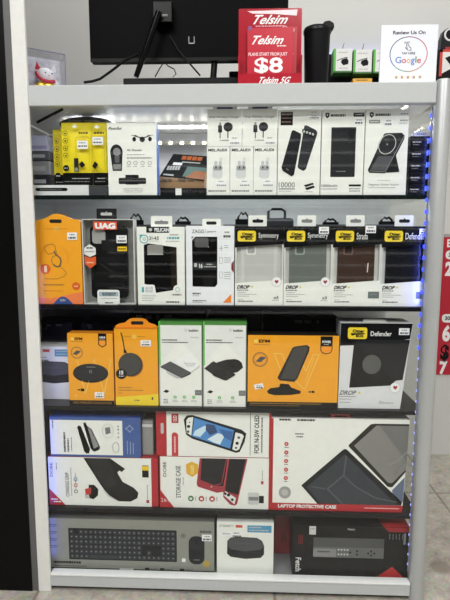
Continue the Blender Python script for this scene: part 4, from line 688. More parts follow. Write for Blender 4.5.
p.part('security_tag', 'clear tag with grey clasp'); p.rrect('security_tag', *z((348, 150))[0], *z((390, 196))[0], 1.4, mt((190, 190, 188)), 2); p.rect('security_tag', *z((352, 166))[0], *z((388, 180))[0], mt((120, 120, 120)), 3); p.rect('security_tag', *z((390, 162))[0], *z((408, 190))[0], INK, 2)
p.rect('carton', *z((397, 106))[0], *z((406, 118))[0], RD); p.dash('carton', z((0, 66))[0][1], z((400, 0))[0][0], z((0, 102))[0][1], .8, TL, 1, True); p.done()
p = Pack('console_case_box', 'white box with red hang flap picturing a handheld console with blue screen', 'box', (166.4, 411.6, 271.4, 458.4), .036, .04, lowB+.0008); z = Zm(155, 408, 3.75); p.body(W, mt((150, 26, 36)))
p.rect('carton', 268.8, 411.6, 271.4, 458.4, RD, .6); p.line('carton', z((357, 12), (357, 180)), .5, TX)
p.part('hang_flap', 'red flap with hang hole'); x_ = p.L(155.8, 430)[0]; q_ = p.L(166.3, 430)[0]; p.part('hang_flap').box(x_, q_, .002, .006, 0, p.h, RD); p.part('hang_flap').flat([p.L(*t) for t in rr(160.4, 424.5, 163.4, 435.5, 1.2)], .0016, LG)
p.rrect('carton', *z((62, 24))[0], *z((88, 60))[0], .8, RD); p.text('carton', 'OLED', *z((68, 30))[0], *z((82, 54))[0], W, 2, .02, 0, 90); p.poly('carton', rr(*z((62, 96))[0], *z((86, 196))[0], 3)[:0] or [(171.5, 458.2), (171.5, 436), (173, 433.8), (176, 433.8), (178, 436), (178, 458.2)], mt((186, 50, 56), vary=0)); p.dash('carton', 438, 173.8, 455, 1.6, mt((230, 180, 180), vary=0), 2, True)
p.text('carton', 'FOR N-SW OLED', *z((372, 26))[0], *z((390, 172))[0], INK, 1, .02, 0, 90); p.dash('carton', z((0, 34))[0][1], z((398, 0))[0][0], z((0, 170))[0][1], 1.3, TX, 1, True)
p.part(g, 'printed picture of a handheld console'); shape(p, z((108, 46), (120, 30), (140, 28), (325, 82), (342, 96), (336, 128), (318, 168), (304, 172), (140, 120), (116, 104)), mt((30, 31, 36))); shape(p, z((118, 48), (126, 38), (144, 36), (136, 108), (118, 96)), W, 2); shape(p, z((302, 92), (326, 98), (333, 106), (316, 158), (304, 164), (290, 158)), W, 2); shape(p, z((148, 38), (296, 84), (282, 156), (138, 110)), mt((70, 130, 190)), 2)
blob(p, z, 126, 72, 6, 6, INK, 3); blob(p, z, 130, 56, 2.5, 2.5, INK, 3); blob(p, z, 124, 92, 5, 5, TX, 3); blob(p, z, 308, 134, 6, 6, INK, 3); blob(p, z, 314, 112, 5, 5, TX, 3); blob(p, z, 304, 152, 4, 4, INK, 3)
shape(p, z((150, 88), (186, 68), (200, 76), (170, 112), (142, 106)), mt((190, 212, 232)), 3); shape(p, z((196, 120), (236, 96), (262, 104), (244, 140), (218, 132)), mt((206, 220, 232)), 3); shape(p, z((192, 60), (224, 66), (234, 92), (206, 104), (190, 84)), mt((44, 66, 108)), 4); shape(p, z((240, 80), (292, 90), (286, 126), (258, 110)), mt((48, 92, 152)), 4); p.done()
l = at(147.6, 440, .05); e = empty('clear_case_pack', (l.x, .05, lowA+.0008), 'clear grey case wedged between the blue box and red flap', 'case'); MB().box(-.0145, .0145, 0, .04, 0, at(148, 421, .05).z-lowA, mt((134, 132, 130), .25)).build('case', e, bevel=.003); MB().box(-.0165, -.0152, -.002, .04, 0, at(148, 423, .05).z-lowA, mt((110, 108, 104), .25)).build('lid', e); m = MB(); h_ = at(148, 421, .05).z-lowA
m.box(-.013, .013, -.0008, 0, h_*.82, h_*.9, mt((190, 188, 186), .3)); m.build('end_label', e)
# laptop case
p = Pack('laptop_case_box', 'wide white box with red base band picturing dark laptop shells', 'box', (270.6, 418.6, 406, 511.6), .034, .04, z4); z = Zm(268, 408, 5.61); z_r = Zm(335, 408, 5.61); p.body(W, mt((150, 26, 36)), top=mt((226, 226, 232)), outline=[(270.6, 511.6), (270.6, 418.6), (407.2, 418.6), (404, 511.6)])
p.rect('carton', 270.6, 419, 272.6, 511.6, RD, .6); p.poly('carton', [(270.6, 511.6), (271, 504.2), (404.4, 504.6), (404, 511.6)], RD); p.text('carton', 'LAPTOP PROTECTIVE CASE', 278.4, 505.6, 337.6, 509.2, WT, 2, .04); p.dash('carton', 366, 507.2, 401, 1, mt((230, 180, 180), vary=0), 2)
p.dash('carton', 278.4, 419.4, 290, 1.9, INK); p.dash('carton', 296, 419.6, 314, 1.9, INK); p.dash('carton', *z((148, 144))[0], z((196, 0))[0][0], 1.2, TX); p.dash('carton', *z((155, 160))[0], z((192, 0))[0][0], 1.2, TX)
for v in (205, 253, 301, 350, 398): (a, b_), = z((100, v)); p.circ('carton', a, b_, 2.1, mt((176, 44, 50), vary=0)); p.circ('carton', a, b_, .9, mt((220, 160, 160), vary=0), 2); p.dash('carton', a-1.8, b_+3.1, a+2.2, .8, TX)
p.part('foil_seal', 'round silver seal'); p.circ('foil_seal', *z((96, 480))[0], 6.2, mt((168, 168, 168), .3, .6), 1); p.circ('foil_seal', *z((96, 480))[0], 3.4, mt((196, 196, 196), .3, .6), 2)
p.part(g, 'printed picture of dark laptop shells')
S1 = [(301.6, 486), (342.6, 449.2), (344.8, 448.4), (347.2, 449.8), (403.4, 501), (402.8, 504.4), (318.2, 504.4)]; shape(p, S1, mt((38, 40, 43)))
shape(p, [(307, 487.5), (344.6, 453.6), (398.5, 503.9), (321.5, 503.9)], mt((54, 58, 64)), 2); p.line(g, [(346, 455), (344, 475), (328, 489), (344, 504)], 1.6, mt((72, 76, 83)), 3); p.line(g, [(344, 475), (356, 486), (376, 497), (398, 501)], 1.4, mt((70, 74, 81)), 3); p.line(g, [(312, 487), (326, 489)], 1.2, mt((70, 74, 81)), 3); shape(p, [(347, 478), (372, 498), (369, 504), (342, 504), (331, 490)], mt((58, 62, 68)), 2.6)
S2 = z_r((72, 205), (190, 88), (215, 84), (403, 84), (396, 350), (325, 438), (300, 436), (75, 215)); shape(p, S2, mt((50, 48, 44))); shape(p, z_r((102, 208), (222, 94), (402, 94), (397, 335), (322, 415), (300, 412)), mt((122, 120, 117)), 2); shape(p, z_r((240, 94), (402, 94), (398, 290)), mt((106, 105, 104)), 3); p.line(g, z_r((300, 310), (345, 290), (398, 235)), .9, mt((138, 136, 132)), 4); p.line(g, z_r((330, 380), (352, 330), (398, 280)), .7, mt((112, 110, 107)), 4)
shape(p, z_r((325, 455), (392, 380), (388, 520), (372, 530), (330, 485)), mt((92, 102, 124))); 
p.part('carry_handle', 'red carry handle'); h0, h1 = p.L(329.6, 0)[0], p.L(348.8, 0)[0]; m = p.part('carry_handle'); m.box(h0, h1, .006, .012, p.h+.0005, p.h+.012, RD); m.flat([(h0+.008, p.h+.002), (h1-.008, p.h+.002), (h1-.01, p.h+.006), (h0+.01, p.h+.006)], .0055, BK)
p.done()
for x0, x1, y0, Y, t in ((52, 158, 410.5, .10, 'black carton behind the blue and white box'), (276, 402, 413.5, .10, 'black carton behind the laptop case box')):
    l0, l1 = at(x0, 460, Y).x, at(x1, 460, Y).x; h = at((x0+x1)/2, y0, Y).z-z4
    e = empty('plain_carton', ((l0+l1)/2, Y, z4), t, 'box'); m = MB().box((l0-l1)/2, (l1-l0)/2, 0, .2, 0, min(h, z3-z4-.01), mt((30, 29, 29), .4)); m.build('carton', e, bevel=.002)
# ------------------------------------------------------------------ row five
p = Pack('keyboard_box', 'grey box picturing a full black keyboard and mouse', 'box', (47.6, 520, 213.6, 573.2), .034, .07, ZB); z = Zm(44, 508, 5); y_ = Zm(130, 508, 5); KB = mt((134, 134, 126), .5); p.body(KB, mt((104, 104, 98)), top=mt((104, 104, 100)))
fx = lambda q: q  # face coordinates
g = 'keyboard_picture'; p.part(g, 'printed picture of a full keyboard'); k0, k1, t0, t1 = 68.6, 176.6, 529.2, 560.6
p.rrect(g, k0, t0, k1, t1, 1, mt((30, 31, 35))); KEY = mt((52, 54, 60), vary=0)
kw = (k1-k0-2)/22
for r_ in range(6):
    for i in range(22):
        if r_ == 0 and i in (1,): continue
        if r_ == 5 and 4 <= i <= 9: continue
        if r_ in (3, 4) and 15 <= i <= 18 and not (r_ == 4 and i == 16): continue
        a = k0+1.2+i*kw; b_ = t0+1.5+r_*4.9; p.rect(g, a, b_, a+kw*.86, b_+4.1, KEY, 2); p.rect(g, a+kw*.3, b_+1.4, a+kw*.52, b_+2.3, TL, 3)
p.rect(g, k0+1.2+4*kw, t0+1.5+24.5, k0+1.2+9.9*kw, t0+1.5+28.6, KEY, 2)
g = 'mouse_picture'; p.part(g, 'printed picture of a mouse'); (mx0, my0), (mx1, my1) = y_((292, 132), (370, 272)); p.rrect(g, mx0, my0, mx1, my1, 6.5, mt((36, 38, 44)), 1); p.rrect(g, mx0+1, my0+1, mx1-1, (my0+my1)/2, 5.5, mt((46, 48, 55)), 2); p.rrect(g, (mx0+mx1)/2-.7, my0+3, (mx0+mx1)/2+.7, my0+8, .6, INK, 3); p.dash(g, mx0+5, my1-5, mx1-5, .8, GY, 3)
g = 'product_picture'; p.dash('carton', 52.4, 562.6, 80, 2.2, INK); p.dash('carton', 52.4, 566.8, 86, 1, TX); 
for v in (526, 533, 540, 547): p.dash('carton', 49.4, v, 57.5, .8, TX); p.dash('carton', 49.4, v+1.6, 56, .7, TX)
for a in (144.5, 159.5, 179.5): p.rect('carton', a, 567.2, a+4.4, 571, INK); p.dash('carton', a+5.4, 567.8, a+13, .7, TX); p.dash('carton', a+5.4, 569.6, a+11, .7, TX)
p.rrect('carton', 119, 568.2, 133, 570.8, 1, LG); p.circ('carton', *y_((380, 268))[0], 3.4, mt((166, 142, 60), vary=0)); p.dash('carton', *y_((348, 104))[0], y_((402, 0))[0][0], 2, TX); p.rect('carton', *y_((258, 244))[0], *y_((276, 262))[0], W); p.ring('carton', *y_((265, 132))[0], 2, .6, TX)
p.circ('carton', *y_((265, 132))[0], .7, INK); p.price(*y_((358, 122))[0], *y_((406, 154))[0])
p.part('bottom_seam'); p.rect('bottom_seam', 47.6, p.px[3]-1.6, 213.6, p.px[3], mt((58, 58, 54)), .6); p.done()
speaker_box('white box with dark device standing between keyboard box and red box', (216.8, 522.6, 273.4, 574.4), .034, ZB)
p = Pack('media_remote_box', 'black box with red corners picturing a slim grey player and remote', 'box', (292.6, 526.6, 408.4, 578.6), .034, .09, ZB); z = Zm(284, 508, 3.46); p.body(mt((28, 28, 29), .35), mt((22, 22, 23)), top=mt((34, 33, 33), .3))
p.part(g, 'printed picture of a slim player and remote'); p.rect(g, 313, 538, 383.6, 547.4, mt((70, 70, 70))); p.rect(g, 313, 547.2, 383.6, 557.6, mt((92, 92, 92)), 1.5); p.rect(g, 313, 549, 336, 557, mt((128, 128, 128)), 2)
for a in range(4):
    for b_ in range(2): p.circ(g, 338.4+a*3, 549.6+b_*4.6, 1, LG, 3)
for a, b_ in ((350, 552), (357, 550.5), (357, 554), (371, 550.5), (368, 552.6), (374, 552.6), (371, 554.6)): p.circ(g, a, b_, 1, mt((34, 34, 34)), 3)
p.dash(g, 317, 551, 330, 1.6, TX, 3)
p.text('carton', 'Fetch', 295.4, 558.6, 301, 572.6, mt((210, 210, 208), vary=0), 1, .02, 0, -90); p.poly('carton', [(377, p.px[3]), (392.6, 565.4), (405, p.px[3])], mt((170, 34, 40)))
p.poly('carton', [(383, 526.6), (408.4, 526.6), (408.4, 531), (388, 531)], mt((140, 24, 34))); p.part('red_lid_corner', 'red corner on the lid'); hw = p.w/2; p.part('red_lid_corner').add([(hw*.56, .001, p.h+.0006), (hw, .001, p.h+.0006), (hw, .06, p.h+.0006), (hw*.5, .06, p.h+.0006)], [(0, 1, 2, 3)], RD)
p.rect('corner_label', 308.6, 526.9, 315.2, 535.2, mt((190, 190, 188)), 2) ; p.dash('corner_label', 309.6, 529, 314.2, .9, TL, 3)
for k in range(5): p.dash('carton', 533, 388.5+k*3.2, 538+k % 2, .7, GY, 1, True)
p.rect('carton', 402.6, 532, 405, 543, GY); 
for k in range(3): p.dash('carton', 536, 298+k*1.8, 545, .6, mt((150, 30, 36)), 1, True)
p.text('carton', 'Fetch', 347, 528.2, 354, 530.2, LG, 1, .02) ; p.done()
l0, l1 = at(274.4, 540, .12).x, at(296, 540, .12).x
e = empty('red_carton', ((l0+l1)/2, .12, ZB), 'deep red carton standing back between speaker and player boxes', 'box'); h = at(283, 513, .12).z-ZB; MB().box((l0-l1)/2, (l1-l0)/2, 0, .08, 0, h, mt((136, 20, 30), .4)).build('carton', e, bevel=.001); MB().box(-.012, .004, -.0006, 0, h*.3, h*.55, mt((104, 14, 22))).build('end_label', e)
l0, l1 = at(60, 540, .14).x, at(190, 540, .14).x
e = empty('plain_carton', ((l0+l1)/2, .14, ZB), 'black carton lying behind the keyboard box', 'box'); MB().box((l0-l1)/2, (l1-l0)/2, 0, .2, 0, .125, mt((28, 27, 27), .4)).build('carton', e, bevel=.002)
l0, l1 = at(214, 540, .14).x, at(270, 540, .14).x
e = empty('plain_carton', ((l0+l1)/2, .14, ZB), 'black carton behind the lower white speaker box', 'box'); m = MB().box((l0-l1)/2, (l1-l0)/2, 0, .2, 0, .13, mt((30, 28, 27), .4)); m.build('carton', e, bevel=.002); MB().box(-.015, .02, -.0006, 0, .1, .118, mt((96, 26, 28))).build('end_label', e)
# ------------------------------------------------------------------ on the counter
ZC = ZTOP-.0018
Y = .14
mon = empty('monitor', (at(190, 70, .2).x, .2, ZC), 'large black monitor seen from behind on the counter', 'monitor'); MX = mon.location.x
mw0, mw1 = at(89, 30, .2).x-MX, at(288, 30, .2).x-MX; mz0 = at(190, 60.6, .2).z-ZC; PB = mt((4, 4, 5), .5, spec=.06)
MB().box(mw0, mw1, 0, .03, mz0, mz0+.33, PB).build('screen_back', mon, bevel=.004)
MB().box(mw0+.003, mw1-.003, .0302, .034, mz0+.004, mz0+.326, mt((8, 8, 9), .1)).build('screen', mon)
MB().box(mw0+.002, mw1-.002, -.002, .002, mz0-.001, mz0+.007, mt((24, 24, 23), .4)).build('lower_bezel', mon)
a = at(150, 38, .195); m = MB(); a1, a2 = at(188.5, 36.5, .199), at(194.5, 43.6, .199)
for u0, u1, v0, v1 in ((a1.x, a2.x, a2.z, a2.z+.002), (a1.x, a1.x+.0015, a2.z, a1.z), (a2.x-.0015, a2.x, a2.z, a1.z)): m.box(u0-MX, u1-MX, -.001, .0005, v0-ZC, v1-ZC, LG)
m.build('cable_port', mon)
L = lambda px, py, y=.2: at(px, py, y)-Vector((MX, .2, ZC))
m = MB(); hub = at(160, 14, .17)-Vector((MX, .2, ZC)); m.box(hub.x-.018, hub.x+.03, -.032, .0, hub.z-.02, hub.z+.03, mt((10, 10, 11), .3)); m.box(hub.x+.004, hub.x+.02, -.036, -.03, hub.z-.008, hub.z-.002, GY); m.build('stand_hinge', mon, bevel=.002)
ft = at(136, 77, .16)-Vector((MX, .2, ZC)); MB().tube([hub+Vector((0, -.012, 0)), ft], [.0085, .0065], mt((9, 9, 10), .2), 10).build('stand_leg', mon, smooth=True)
hb2 = at(226, 30, .175)-Vector((MX, .2, ZC)); ft2 = at(212, 78, .175)-Vector((MX, .2, ZC)); MB().tube([Vector((ft2.x+.004, .014, mz0-.001)), ft2+Vector((0, .038, 0))], .0085, mt((16, 17, 18), .3), 10).build('stand_leg', mon, smooth=True)
b0, b1 = at(123, 79, .13).x-MX, at(239, 79, .13).x-MX; bz_ = at(180, 77.4, .13).z-ZC; MB().box(b0, b1, -.07, .09, 0.0005, bz_, mt((22, 23, 24), .4)).build('stand_base', mon, bevel=.003)
m = MB(); m.tube([L(170, 36, .195), L(178, 50, .185), L(190, 64, .17), L(200, 75.4, .16)], .0022, BK); m.build('cable', mon, smooth=True)
for pts in ([(84, 82.4), (92, 81.4), (100, 79), (112, 70.5), (124, 61), (138, 54)],): tag(MB().tube([at(x, y, .17-.0*i) for i, (x, y) in enumerate(pts)], .0034, BK, 8).build('power_cable', smooth=True), 'thick black cable rising from the counter to the monitor', 'cable')
tag(MB().tube([at(155, 77, .25), at(160, 68, .25), at(164, 62, .25), at(168, 66, .25), at(174, 69, .25), at(176, 74, .25), at(173, 77, .25)], .0016, DK, 6).build('thin_wire', smooth=True), 'thin looped wire hanging under the monitor', 'cable')
p0 = at(172, 75, .26); tag(MB().ball((p0.x, .26, ZC+.019), (.013, .013, .018), BK).build('cable_clip', smooth=True), 'small black rounded cable clip behind the monitor stand', 'clip')
p0, p1 = at(229, 71, .30), at(246, 71, .30); e = empty('power_adapter', ((p0.x+p1.x)/2, .30, ZC), 'black power adapter beside the red leaflet holder', 'adapter'); MB().box((p0.x-p1.x)/2, (p1.x-p0.x)/2, 0, .03, 0, p0.z-ZC, mt((26, 26, 27), .35)).build('body', e, bevel=.003); MB().box(-.012, .0, -.0015, 0, (p0.z-ZC)*.55, (p0.z-ZC)*.85, TX).build('socket', e)
# lucky cat in a clear case
p0 = at(28.6, 84, .05); ang = math.radians(32); q0 = at(28.5, 48, .05); hC = q0.z-ZC
e = empty('clear_case', (p0.x+.034, .072, ZC), 'small square clear acrylic case standing on the counter corner', 'case', None, ang); wC = .0445
m = MB()
for args in ((-wC, wC, -.0025, 0, 0, hC), (-wC, -wC+.002, .0, .05, 0, hC), (wC-.002, wC, .0, .05, 0, hC), (-wC, wC, 0, .05, hC-.002, hC), (-wC, wC, 0, .05, 0, .002)): m.box(*args, ACRYL)
m.build('clear_walls', e); MB().box(-wC+.002, wC-.002, .0475, .05, .002, hC-.002, mt((186, 186, 192), .35, .2, .35, 90)).build('backing_card', e)
m = MB(); EDG2 = mt((96, 96, 122), .3)
for a in (-wC, wC): m.box(a-.0008, a+.0008, -.003, -.0015, 0, hC, EDG2)
m.box(-wC, wC, -.003, -.0015, hC-.0008, hC+.0008, EDG2); m.build('edge_trim', e)
e2 = empty('cat_figurine', (e.location.x-.006*math.sin(ang), e.location.y+.006*math.cos(ang), ZC+.0045), 'white cat figurine with red collar and gold coins inside the clear case', 'figurine', None, ang)
m = MB(); WC = mt((232, 230, 226), .3); m.ball((.004, .022, .042), (.021, .016, .018), WC, rot=.2); m.ball((.014, .023, .022), (.019, .015, .019), WC); m.build('body', e2, smooth=True)
m = MB()
for s in (-1, 1): m.add([(.004+s*.016-.007, .022, .054), (.004+s*.016+.007, .022, .054), (.004+s*.019, .019, .070), (.004+s*.016, .030, .056)], [(0, 1, 2), (1, 3, 2), (3, 0, 2), (0, 3, 1)], mt((190, 40, 60), .35) if s < 0 else WC)
m.build('ear', e2)
for s in (-1, 1): pass
m = MB()
for s in (-1, 1): m.ball((.004+s*.007+.004, .0065, .046), (.0018, .001, .0014), INK, 8, 6)
m.ball((.008, .006, .041), (.0012, .001, .001), mt((200, 100, 100)), 8, 6); m.build('face', e2)
MB().tube([(-.018, .012, .046), (-.014, .006, .034), (-.004, .003, .028), (.008, .003, .0265), (.02, .006, .03)], .0036, mt((178, 34, 60), .35)).build('collar', e2, smooth=True)
m = MB()
for x, zz_, r_ in ((-.008, .0145, .012), (.008, .017, .012), (.018, .0125, .010), (-.02, .0105, .008)): m.ball((x, .008, zz_), (r_, .005, r_), mt((226, 186, 60), .25, .5))
m.build('coins', e2, smooth=True); e2.scale = (1.08, 1, 1.08)
# red leaflet holder
p = Pack('leaflet_holder', 'glossy red leaflet holder with white lettering beside the monitor', 'leaflet holder', (238.2, 4.6, 302.4, 84), .055, .05, ZC); z = Zm(232, 0, 5.92); RDH = mt((160, 16, 36), .18); RL = mt((180, 28, 48), .25); hw = p.w/2
b = p.part('back_plate'); pts = [p.L(*q) for q in rr(238.4, 4.8, 302.2, 90, 1.5)]; pts = [(a, max(0, b_)) for a, b_ in pts]; b.prism(pts, .018, .021, RDH)
g2 = 'leaflet'; p.text('back_plate', 'Telsim', *z((105, 66))[0], *z((350, 122))[0], WT, -.01765/LAY, .02, .14); p.dash('back_plate', *z((140, 130))[0], z((310, 0))[0][0], 1, mt((230, 170, 180), vary=0), -.0178/LAY)
s_ = p.part('side_wall'); 
for a in (-hw, hw-.0035): s_.box(a, a+.0035, -.002, .018, 0, p.L(0, 55)[1], RDH)
f_ = p.part('front_lip'); f_.box(-hw+.0035, hw-.0035, -.003, 0, 0, p.L(0, 73.5)[1], RDH); p.text('front_lip', 'Telsim 5G', *z((150, 456))[0], *z((355, 496))[0], WT, .0034/LAY, .02, .1)
lf = p.part('leaflet', 'folded red leaflet printed in white'); 
lf.prism([p.L(*q) for q in ((252, 25.5), (297.5, 24.5), (297, 83), (251, 83))], .012, .0125, mt((172, 26, 44), .3)); lf.prism([p.L(*q) for q in ((247.4, 26.4), (293.4, 26), (293.4, 83), (247.4, 83))], .006, .0066, RL)
ly = -.0056/LAY; p.text(g2, 'Telsim', *z((100, 202))[0], *z((322, 254))[0], WT, ly, .02, .14); p.text(g2, 'PLANS START FROM JUST', *z((98, 302))[0], *z((330, 328))[0], mt((236, 200, 204), vary=0), ly, .02); p.text(g2, '$8', *z((134, 332))[0], *z((304, 438))[0], WT, ly, .025); p.dash(g2, *z((268, 261))[0], z((322, 0))[0][0], 1, WT, ly)
ly2 = -.0115/LAY; p.text(g2, 'n', *z((342, 222))[0], *z((366, 254))[0], WT, ly2, .05, .1); p.text(g2, 'JUST', *z((336, 305))[0], *z((368, 328))[0], mt((236, 200, 204), vary=0), ly2, .02); p.rect(g2, *z((95, 145))[0], *z((118, 170))[0], mt((110, 60, 120)), ly); p.ring(g2, *z((314, 155))[0], 2.3, .5, WT, ly2); p.ring(g2, *z((356, 165))[0], 2.3, .5, WT, ly2)
n = 'glare_band'; p.part(n, 'pale strip painted as glare on the red plastic'); p.part(n).prism([p.L(*q) for q in z((90, 44), (388, 38), (384, 74), (250, 62), (120, 58))], .0172, .0177, mt((226, 206, 210), .3)); p.done()  # pale strip stands in for glare across the top of the plastic
# travel cup
c0 = at(316.5, 60, .12); r_ = (at(330, 60, .12).x-at(303.5, 60, .12).x)/2; hT = at(316, 29, .12).z-ZC
e = empty('travel_cup', (c0.x, .12, ZC), 'tall black travel cup with flip spout beside the red holder', 'cup'); PBc = mt((17, 18, 20), .35)
MB().lathe([(r_*.84, 0), (r_*.86, .003), (r_*.98, hT*.9), (r_, hT*.93)], (0, 0, 0), PBc).build('body', e, smooth=True); MB().lathe([(r_*1.03, hT*.93), (r_*1.04, hT*.97), (r_*.97, hT*1.0), (r_*.7, hT*1.02)], (0, 0, 0), mt((24, 25, 27), .3)).build('lid', e, smooth=True)
m = MB(); m.prism([(r_*.2, hT*.985), (r_*1.02, hT*.95), (r_*1.24, hT*1.0), (r_*1.2, hT*1.06), (r_*.85, hT*1.1), (r_*.45, hT*1.085)], -.012, .012, mt((14, 14, 15), .4)); m.build('spout_flap', e, bevel=.004)
# review sign
p = Pack('review_sign', 'square white plastic sign with ring, coloured lettering and five stars', 'sign', (380.4, 25.2, 437, 83.6), .08, .006, ZC-.001); z = Zm(375, 20, 6.92); WS = mt((214, 217, 226), .35); p.zb = ZC; p.root.location.z = ZC; p.body(WS, n='plate')
p.text('plate', 'Review Us On', *z((118, 76))[0], *z((342, 102))[0], TX, 1, .03); (cx, cy), = z((232, 238))
cols = [(190, 70, 60), (176, 120, 60), (90, 140, 110), (60, 90, 150), (50, 60, 110), (60, 50, 80), (150, 50, 90), (190, 60, 70)]
for i, c in enumerate(cols): p.ring('plate', cx, cy, 18.6, .8, mt(c, vary=0), 1, 17.3, 6, i*45, i*45+45)
p.text('plate', 'JUST', *z((198, 152))[0], *z((240, 164))[0], TX, 1, .04); p.line('plate', z((214, 168), (222, 208), (206, 190)), .6, TX); p.line('plate', z((212, 168), (226, 166), (236, 190), (246, 194), (248, 212)), .6, TX); p.line('plate', z((222, 210), (248, 212)), .5, TX)
p.text('plate', 'TAP HERE', *z((184, 224))[0], *z((278, 240))[0], TX, 1, .02)
gc = [((70, 110, 190)), (186, 60, 54), (206, 160, 50), (70, 110, 190), (70, 140, 90), (186, 60, 54)]
gx = [(142, 184, 256, 300), (188, 216, 270, 300), (220, 247, 270, 300), (250, 276, 270, 316), (280, 289, 254, 298), (292, 320, 270, 300)]
for chh, cc, (a, b_, t_, u_) in zip('Google', gc, gx): p.text('plate', chh, *z((a, t_))[0], *z((b_, u_))[0], mt(cc, vary=0), 1, .01)
for a in (153, 194, 235, 276, 318):
    (X, Yh), = z((a, 398)); p.poly('plate', [(X+(2.2 if i % 2 == 0 else .9)*math.sin(i*math.pi/5), Yh-(2.2 if i % 2 == 0 else .9)*math.cos(i*math.pi/5)) for i in range(10)], mt((176, 138, 60), vary=0))
p.part('foot', 'folded rear foot'); p.part('foot').box(-.03, .03, .006, .04, 0, .003, WS); p.done()
# rack on the back wall with small boxes
RY = .79; r0, r1 = at(328.5, 60, RY).x, at(475, 60, RY).x; rz0, rz1 = at(400, 92, RY).z, at(400, 50.5, RY).z
e = empty('wall_rack', ((r0+r1)/2, BW-.001, rz0), 'black rack on the back wall holding small green-edged boxes', 'rack'); RX = (r0+r1)/2
MB().box(r0-RX, r1-RX, RY-BW+.03, -.001, 0, rz1-rz0, mt((20, 21, 26), .5)).build('panel', e); MB().box(.06, r1-RX, -.13, -.0015, .004, .010, mt((24, 25, 28))).build('ledge', e); MB().box(r0-RX+.02, .055, -.13, -.0015, .004, .010, mt((24, 25, 28))).build('ledge', e); MB().box(r0-RX, r1-RX, RY-BW+.045, -.001, rz1-rz0+.0002, rz1-rz0+.008, mt((150, 165, 255), emit=1.6, vary=0)).build('led_strip', e)
Yb = .75
def small(label, px):
    p = Pack('cable_adapter_box', label, 'box', px, Yb, .05, None, 'small white and green boxes on the wall rack'); x, y0, x1, y1 = px; p.body(mt((214, 214, 212), .45), mt((50, 100, 46)))
    p.rect('carton', x, y0, x+2.2, y1, mt((84, 170, 66)), 1); p.rect('carton', x, y1-1.6, x1, y1, mt((60, 110, 54)), 1); p.part(g, 'printed picture of a small black adapter'); p.poly(g, [(x+8, y0+11), (x+13, y0+9.4), (x+15, y0+12), (x+14.6, y0+15.5), (x+10, y0+16.6), (x+7.4, y0+14)], INK); p.line(g, [(x+3.5, y0+12), (x+8, y0+10), (x+14, y0+8.6)], .8, TX)
    p.dash('carton', x+4, y0+3.4, x+14, .6, TL); p.dash('carton', x+5, y1-4.6, x+15, .6, TL); p.part('hook').tube([(0, .06, p.h+.012), (0, .025, p.h-.001), (.002, .01, p.h+.012), (.004, .006, p.h+.022)], .0012, DK, 6); p.part('hook'); return p.done()
s0 = small('small white and green box nearest the black travel cup', (333.6, 48.6, 352, 72.4)); l = at(362.6, 62.4, Yb); dup(s0.root, (l.x, Yb, s0.root.location.z-.004), 'small white and green box between the other two on the rack'); l = at(382.4, 63, Yb); dup(s0.root, (l.x, Yb, s0.root.location.z-.004), 'small white and green box half hidden by the review sign')
p = Pack('yellow_carton', 'yellow carton low on the rack under the small boxes', 'box', (353, 78.4, 372, 86), .74, .05); p.body(mt((226, 166, 40), .4)); p.dash('carton', 356, 79.6, 368, .9, TX); p.done()
p = Pack('headset_box', 'black and red box with white front on the rack beside the post', 'box', (437.6, 49.4, 462, 80), .74, .05); p.body(mt((20, 20, 22), .4)); p.rect('carton', 439.4, 49.4, 462, 52, mt((190, 50, 36), vary=0)); p.rect('carton', 439.4, 49.4, 442.2, 76, mt((190, 50, 36), vary=0)); p.poly('carton', [(442.2, 52), (462, 52), (462, 66), (452, 68), (442.2, 73.5)], mt((214, 214, 212)), 1); p.poly('carton', [(444.6, 58), (449, 56), (460, 60), (460, 66), (452, 67)], INK, 2); p.done()
p = Pack('camera_gadget', 'black gadget with silver ring sitting on the headset box', 'gadget', (440, 26, 466, 49), .755, .03, None); p.root.location.z = at(440, 49.2, .74).z+.0005; c = p.part('body'); c.prism([p.L(*q) for q in ((441, 49), (441.5, 36), (443.5, 29), (447.5, 26.4), (460, 26.4), (464, 32), (465, 49))], 0, .03, mt((34, 34, 36), .35)); p.ring('lens_ring', 450.6, 33, 5.8, 1.8, mt((190, 190, 190), .3, .5)); p.part('lens_ring', 'silver ring'); p.circ('lens_ring', 450.6, 33, 4.9, INK, .6); p.rect('body', 446, 45.4, 452, 48, mt((150, 30, 30)), 1); p.done()
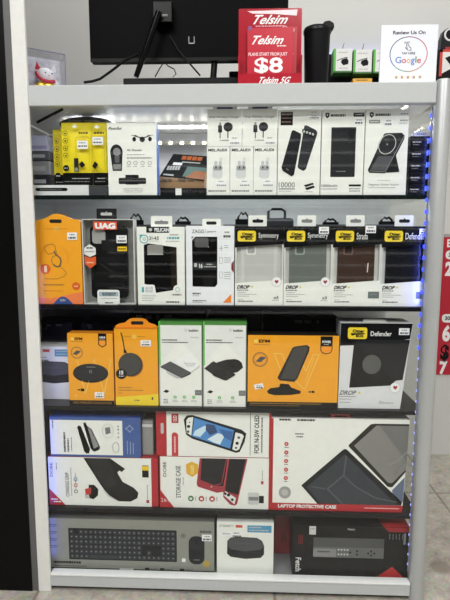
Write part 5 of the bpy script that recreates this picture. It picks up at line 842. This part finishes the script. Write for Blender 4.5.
# price poster on the back wall
p = Pack('price_sign', 'tall red price poster on the wall beyond the round post', 'poster', (431, 234, 520, 375), BW-.004, .003, None); p.body(mt((170, 22, 44), .4), n='sheet'); p.rect('sheet', 431, 234, 520, 237, mt((150, 150, 150)), 1)
p.text('sheet', 'ES', 443.5, 239, 451.5, 247, WT, 1, .03); 
for y0, s in ((250, '30'), (313, '300')): p.rrect('sheet', 442.6, y0, 470, y0+8.6, 3.6, mt((220, 220, 218)), 1); p.text('sheet', s, 445.5, y0+2.2, 445.5+2.6*len(s), y0+6.2, INK, 2, .03)
p.text('sheet', '2', 443, 261, 450, 275, WT, 1, .05); p.text('sheet', '6', 444, 324, 452, 341, WT, 1, .05); p.text('sheet', '$', 443, 344, 452, 362, INK, 1, .05); p.text('sheet', '7', 443, 361, 451, 375, WT, 1, .05); p.done()
# ------------------------------------------------------------------ light
def area(name, loc, sx, sy, e, col=(1, 1, 1), rot=(0, 0, 0)):
    d = bpy.data.lights.new(name, 'AREA'); d.shape = 'RECTANGLE'; d.size = sx; d.size_y = sy; d.energy = e; d.color = col
    o = link(bpy.data.objects.new(name, d)); o.location = loc; o.rotation_euler = rot; return o
for i, (x, y) in enumerate(((-.9, -1.5), (.9, -1.5), (-.9, -2.5), (.9, -2.5), (0, .45))):
    area('ceiling_light', (x, y, 2.74), 1.2 if i < 4 else 2.2, .5 if i < 4 else .25, (25, 25, 47, 47, 17)[i], (1, .99, .972))
area('cabinet_led', (0, .20, 1.203), .84, .03, 2.4, (.95, .97, 1))
area('added_shelf_fill', (0, .16, Sz[0]-.008), .84, .02, 1.5, (.93, .95, 1))  # added fill lamp, brightens the space behind row two
area('corner_led', (XR-.004, .026, .95), .006, .42, .12, (.15, .2, 1), (math.pi/2, 0, math.radians(60)))
area('corner_led', (pR-.006, .024, .45),   .008, .75, .09, (.15, .2, 1), (math.pi/2, 0, math.radians(-50)))
w = bpy.data.worlds.new('shop_air'); S.world = w; w.use_nodes = True; w.node_tree.nodes['Background'].inputs[0].default_value = (.9, .95, 1, 1); w.node_tree.nodes['Background'].inputs[1].default_value = .3
S.view_settings.view_transform = 'Standard'; S.view_settings.look = 'None'; S.view_settings.gamma = 1; S.view_settings.exposure = 0; S.view_settings.use_curve_mapping = False
